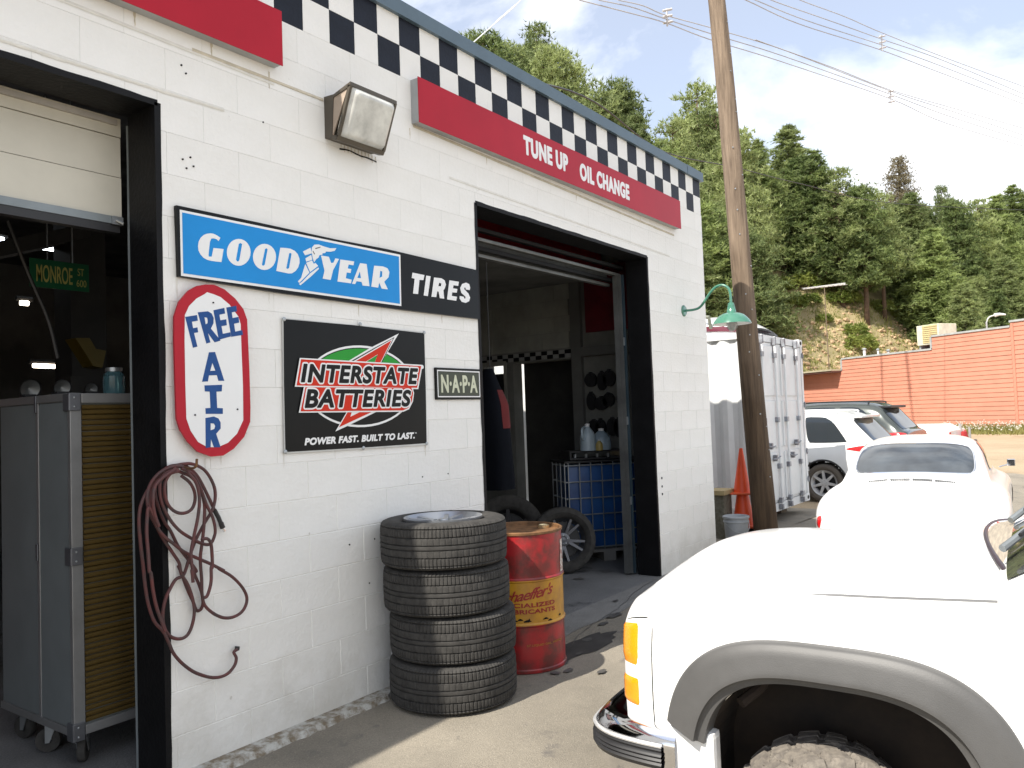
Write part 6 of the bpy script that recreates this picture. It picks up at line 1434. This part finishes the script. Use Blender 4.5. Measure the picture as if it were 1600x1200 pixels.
sky_trees = [  # px, top y, D, kind, width, label
 (612, -20, 62, 'fir', 1, 'tree top just over the roof edge nearest the guy wire, mostly hidden'), (642, 0, 66, 'open', .9, 'small dark tree top at the roof edge left of the stay wire'), (700, 38, 60, 'pine', 1.1, 'low pine top peeking over the roof edge'),
 (775, 38, 58, 'pine', 1.25, 'bushy pine crossed by the pale stay wire'), (815, 55, 64, 'pine', 1.2, 'rounded pine behind the stay wire'), (860, 22, 62, 'open', 1.15, 'tallest open branched conifer rising above the checkered parapet'), (888, 60, 60, 'pine', 1.1, 'conifer just right of the tallest one over the parapet'), (920, 90, 64, 'open', 1.1, 'thin open pine against the cloud over the parapet'), (950, 135, 58, 'pine', 1.2, 'mid green pine low over the parapet'),
 (985, 118, 64, 'pine', 1.2, 'broad conifer above the right part of the parapet'), (1012, 165, 60, 'fir', 1.1, 'shorter conifer near the parapet end'), (1040, 215, 60, 'pine', 1.2, 'dark green pine at the end of the parapet'),
 (1070, 175, 62, 'open', 1.1, 'open pine left of the utility pole'), (1112, 118, 66, 'open', 1.35, 'tall open crowned pine behind the utility pole'), (1140, 150, 68, 'open', 1.2, 'loose branched pine right behind the utility pole'), (1165, 195, 66, 'pine', 1.1, 'pine just right of the utility pole'),
 (1205, 210, 70, 'fir', 1.1, 'narrow conifer between the pole and the big fir'), (1252, 184, 70, 'fir', 1.35, 'big dense fir highest right of the utility pole'), (1290, 225, 74, 'fir', 1.2, 'conifer on the right shoulder of the big fir'), (1325, 255, 74, 'open', 1.2, 'pine with a ragged top right of the big fir'), (1362, 285, 76, 'pine', 1.15, 'rounded pine before the dip in the skyline'),
 (1390, 292, 78, 'open', 1.0, 'thin pine in the skyline dip'), (1425, 236, 80, 'dead', 1.15, 'brownish half bare tree standing out on the skyline'), (1440, 292, 78, 'fir', 1.2, 'green conifer below the brownish tree'), (1490, 282, 88, 'open', .55, 'small spiky dark tree on the right skyline'), (1510, 310, 84, 'pine', 1.1, 'low pine right of the spiky skyline tree'), (1545, 305, 86, 'open', 1.0, 'bare topped pine on the right skyline'), (1575, 298, 84, 'fir', 1.2, 'conifer near the right end of the skyline'), (1602, 282, 80, 'fir', 1.2, 'dark conifer at the right edge of the picture'), (1640, 285, 84, 'pine', 1.2, 'pine beyond the right edge')]
for (px, ty, D, kd, wd, lb) in sky_trees:
    x, y = at_px(px, D); g_ = hill(x, y)
    tz = CAM.z+(horiz(px)-ty)/FOC*D; H = tz-g_
    for _ in range(40):
        if H > (14 if px > 1180 else 17): D += 1.5
        elif H < 8.5: D -= 1.5
        else: break
        x, y = at_px(px, D); g_ = hill(x, y); tz = CAM.z+(horiz(px)-ty)/FOC*D; H = tz-g_
    H = min(max(H, 5), 22)
    plant('conifer_tree', lb, kd, x, y, g_-.1, H, wd*min(1.1, 12/H))
# filler forest on the slope
names = {'fir': ('conifer_tree', 'dense green conifer on the wooded hillside'), 'pine': ('pine_tree', 'rounded green pine on the wooded hillside'), 'open': ('pine_tree', 'loose crowned pine on the wooded hillside')}
pts = []
D = 44.0
while D < 118:
    step = 4.4+(D-44)*.022; px = 560.0
    while px < 1760:
        pj = px+random.uniform(-.35, .35)*step/D*FOC; Dj = D+random.uniform(-.45, .45)*step*.8
        x, y = at_px(pj, Dj); z = hill(x, y)
        if z > .8:
            base_y = horiz(pj)-(z-CAM.z)/Dj*FOC
            lim = 500 if pj < 1190 else (470 if pj < 1310 else (462-(pj-1310)*0 if pj < 1400 else 520))
            clear = (1190 < pj < 1450 and base_y > (458 if pj < 1330 else 468))
            H = random.uniform(7.5, 12.5)
            # keep below the skyline that was laid out above
            sk_ = min((abs(pj-s[0]), s[1]) for s in sky_trees)[1]; ty = base_y-H/Dj*FOC
            if not clear and (base_y < 640) and ty > sk_+12:
                pts.append((x, y, z, H, Dj))
            elif not clear and base_y < 640 and base_y-6.5/Dj*FOC > sk_+10: pts.append((x, y, z, 6.5, Dj))
        px += step/D*FOC
    D += step
random.shuffle(pts); print('trees', len(pts))
for (x, y, z, H, Dj) in pts[:250]:
    kd = random.choices(['fir', 'pine', 'open'], [4, 5, 2.2])[0]; nm, lb = names[kd]
    plant(nm, lb, kd, x, y, z-.1, H, random.uniform(1.0, 1.35), {'fir': 'dense conifers covering the hillside', 'pine': 'rounded pines covering the hillside', 'open': 'loose pines covering the hillside'}[kd])
# shrubs on the bare slope
def shrub_mesh(seed):
    random.seed(seed); o = MB()
    for k in range(420):
        a = random.uniform(0, 2*pi); e = random.uniform(0, 1)**.6; r = random.uniform(.3, 1)**.5
        c = Vector((cos(a)*r*sqrt(1-e*e*.8), sin(a)*r*sqrt(1-e*e*.8), e*1.05*r)); clump(o, c, .20, 3, .5)
    return o.mesh('foliage', M_brush)
shm = [shrub_mesh(31), shrub_mesh(32)]
random.seed(40)
for k, (px, by, D, s, lb) in enumerate(((1205, 470, 58, 1.6, 'bright green shrub at the left top of the bare slope'), (1222, 520, 56, 1.3, 'yellow green shrub behind the container top'), (1245, 455, 60, 1.4, 'shrub at the upper left of the bare slope'), (1275, 470, 61, 1.0, 'small shrub left of the antenna mast'), (1318, 468, 62, 1.3, 'shrub beside the antenna boom'), (1350, 545, 58, 1.5, 'low dark green shrub above the red roof vents'), (1342, 520, 60, 1.2, 'shrub just above the low dark one'), (1385, 480, 64, 1.2, 'shrub at the top of the rocky patch'), (1198, 440, 60, 1.7, 'broad yellow green shrub at the left edge of the bare slope'), (1228, 446, 62, 1.3, 'yellowish shrub between the pole and the antenna boom'), (1262, 440, 63, 1.5, 'wide green shrub under the left end of the antenna boom'), (1300, 448, 64, 1.2, 'round shrub just right of the antenna boom'), (1335, 470, 63, 1.3, 'pale shrub at the top of the rocks'), (1295, 500, 60, .8, 'lone low shrub in the middle of the dry slope'), (1410, 470, 66, 1.3, 'yellow green shrub beneath the first pine trunks'), (1430, 500, 66, 1.5, 'leafy yellow green shrub left of the cooler'), (1445, 520, 66, 1.1, 'small shrub close to the cooler'))):
    x, y = at_px(px, D)
    for _ in range(60):
        z = hill(x, y); yy = horiz(px)-(z-CAM.z)/D*FOC
        if abs(yy-by) < 4: break
        D += .25 if yy > by else -.25
        x, y = at_px(px, D)
    t_ = thing('shrub', lb, 'shrub', (x, y, hill(x, y)-.1), random.uniform(0, 6)); t_.scale = (s*1.1, s*1.1, s*.95)
    link(bpy.data.objects.new('foliage', shm[k % 2]), t_); o = MB(); o.tube([(0, 0, -.2), (.05, .05, .5)], .05, 5, r1=.02); o.build('stem', M_bark, t_)
# loose rocks and dry grass
random.seed(50); rk = MB(); gr = MB(); bm_ = bmesh.new(); bmesh.ops.create_icosphere(bm_, subdivisions=1, radius=1); ico = [v.co.copy() for v in bm_.verts]; icf = [[v.index for v in f.verts] for f in bm_.faces]; bm_.free()
for k in range(9000):
    q = random.uniform(.28, .62); px = 800+q*FOC; D = random.uniform(48, 80); x, y = at_px(px, D); z = hill(x, y)
    if z < .3: continue
    by = horiz(px)-(z-CAM.z)/D*FOC
    dens = noise.noise(Vector((x*.22, y*.22, 9)))
    rocky = by > 500 and dens > -.25 or (px > 1320 and by > 478 and dens > -.25)
    if by < 440 or by > 640: continue
    if rocky and random.random() < .36:
        s = random.uniform(.08, .32)*(1.2 if random.random() < .15 else .8); n0 = [v*(1+.45*noise.noise(v*1.7+Vector((k, 0, 0)))) for v in ico]
        rk.add([(x+v.x*s*1.3, y+v.y*s, z+v.z*s*.7) for v in n0], icf)
    else:
        for m in range(5):
            a = random.uniform(0, 6.28); xx, yy = x+random.gauss(0, .3), y+random.gauss(0, .3); zz = hill(xx, yy)-.05; hh = random.uniform(.18, .45)
            gr.add([(xx-cos(a)*.05, yy-sin(a)*.05, zz), (xx+cos(a)*.05, yy+sin(a)*.05, zz), (xx+random.gauss(0, .1), yy+random.gauss(0, .1), zz+hh)], [(0, 1, 2)])
tag(rk.build('loose_rock', mat('tan_rock', (.56, .40, .24), .9, scale=2, col2=(.30, .20, .12)), fixn=False), 'tan broken rocks scattered over the lower bare slope', 'rocks', kind='stuff')
tag(gr.build('dry_grass', leafmat('dry_grass_blades', (.22, .24, .06), (.46, .42, .16))), 'dry yellow grass on the bare slope', 'grass', kind='stuff')
gr = MB(); fl = MB(); gr2 = MB()
for k in range(5200):
    s = random.uniform(-6, 4.5); d = abs(random.gauss(0, .9))+.12; p = RM @ Vector((s, d, 0)); hh = random.uniform(.12, .5)*(1.15-min(d, 2)/2.4); a = random.uniform(0, 6.28)
    if hh < .04: continue
    gr.add([(p.x-cos(a)*.03, p.y-sin(a)*.03, -.1), (p.x+cos(a)*.03, p.y+sin(a)*.03, -.1), (p.x+random.gauss(0, .08), p.y+random.gauss(0, .08), hh)], [(0, 1, 2)])
    if random.random() < .12: q = Vector((p.x, p.y, hh+.02)); fl.add([q+Vector((-.03, .03, 0)), q+Vector((.03, -.03, 0)), q+Vector((0, 0, .06))], [(0, 1, 2)])
tag(gr.build('roadside_weed', leafmat('weed_green', (.16, .18, .05), (.34, .33, .12))), 'green and yellow weeds along the foot of the red wall', 'weeds', kind='stuff')
tag(fl.build('weed_flower', mat('white_petals', (.8, .78, .7), .8)), 'small white flowers among the weeds at the red wall', 'flowers', kind='stuff')
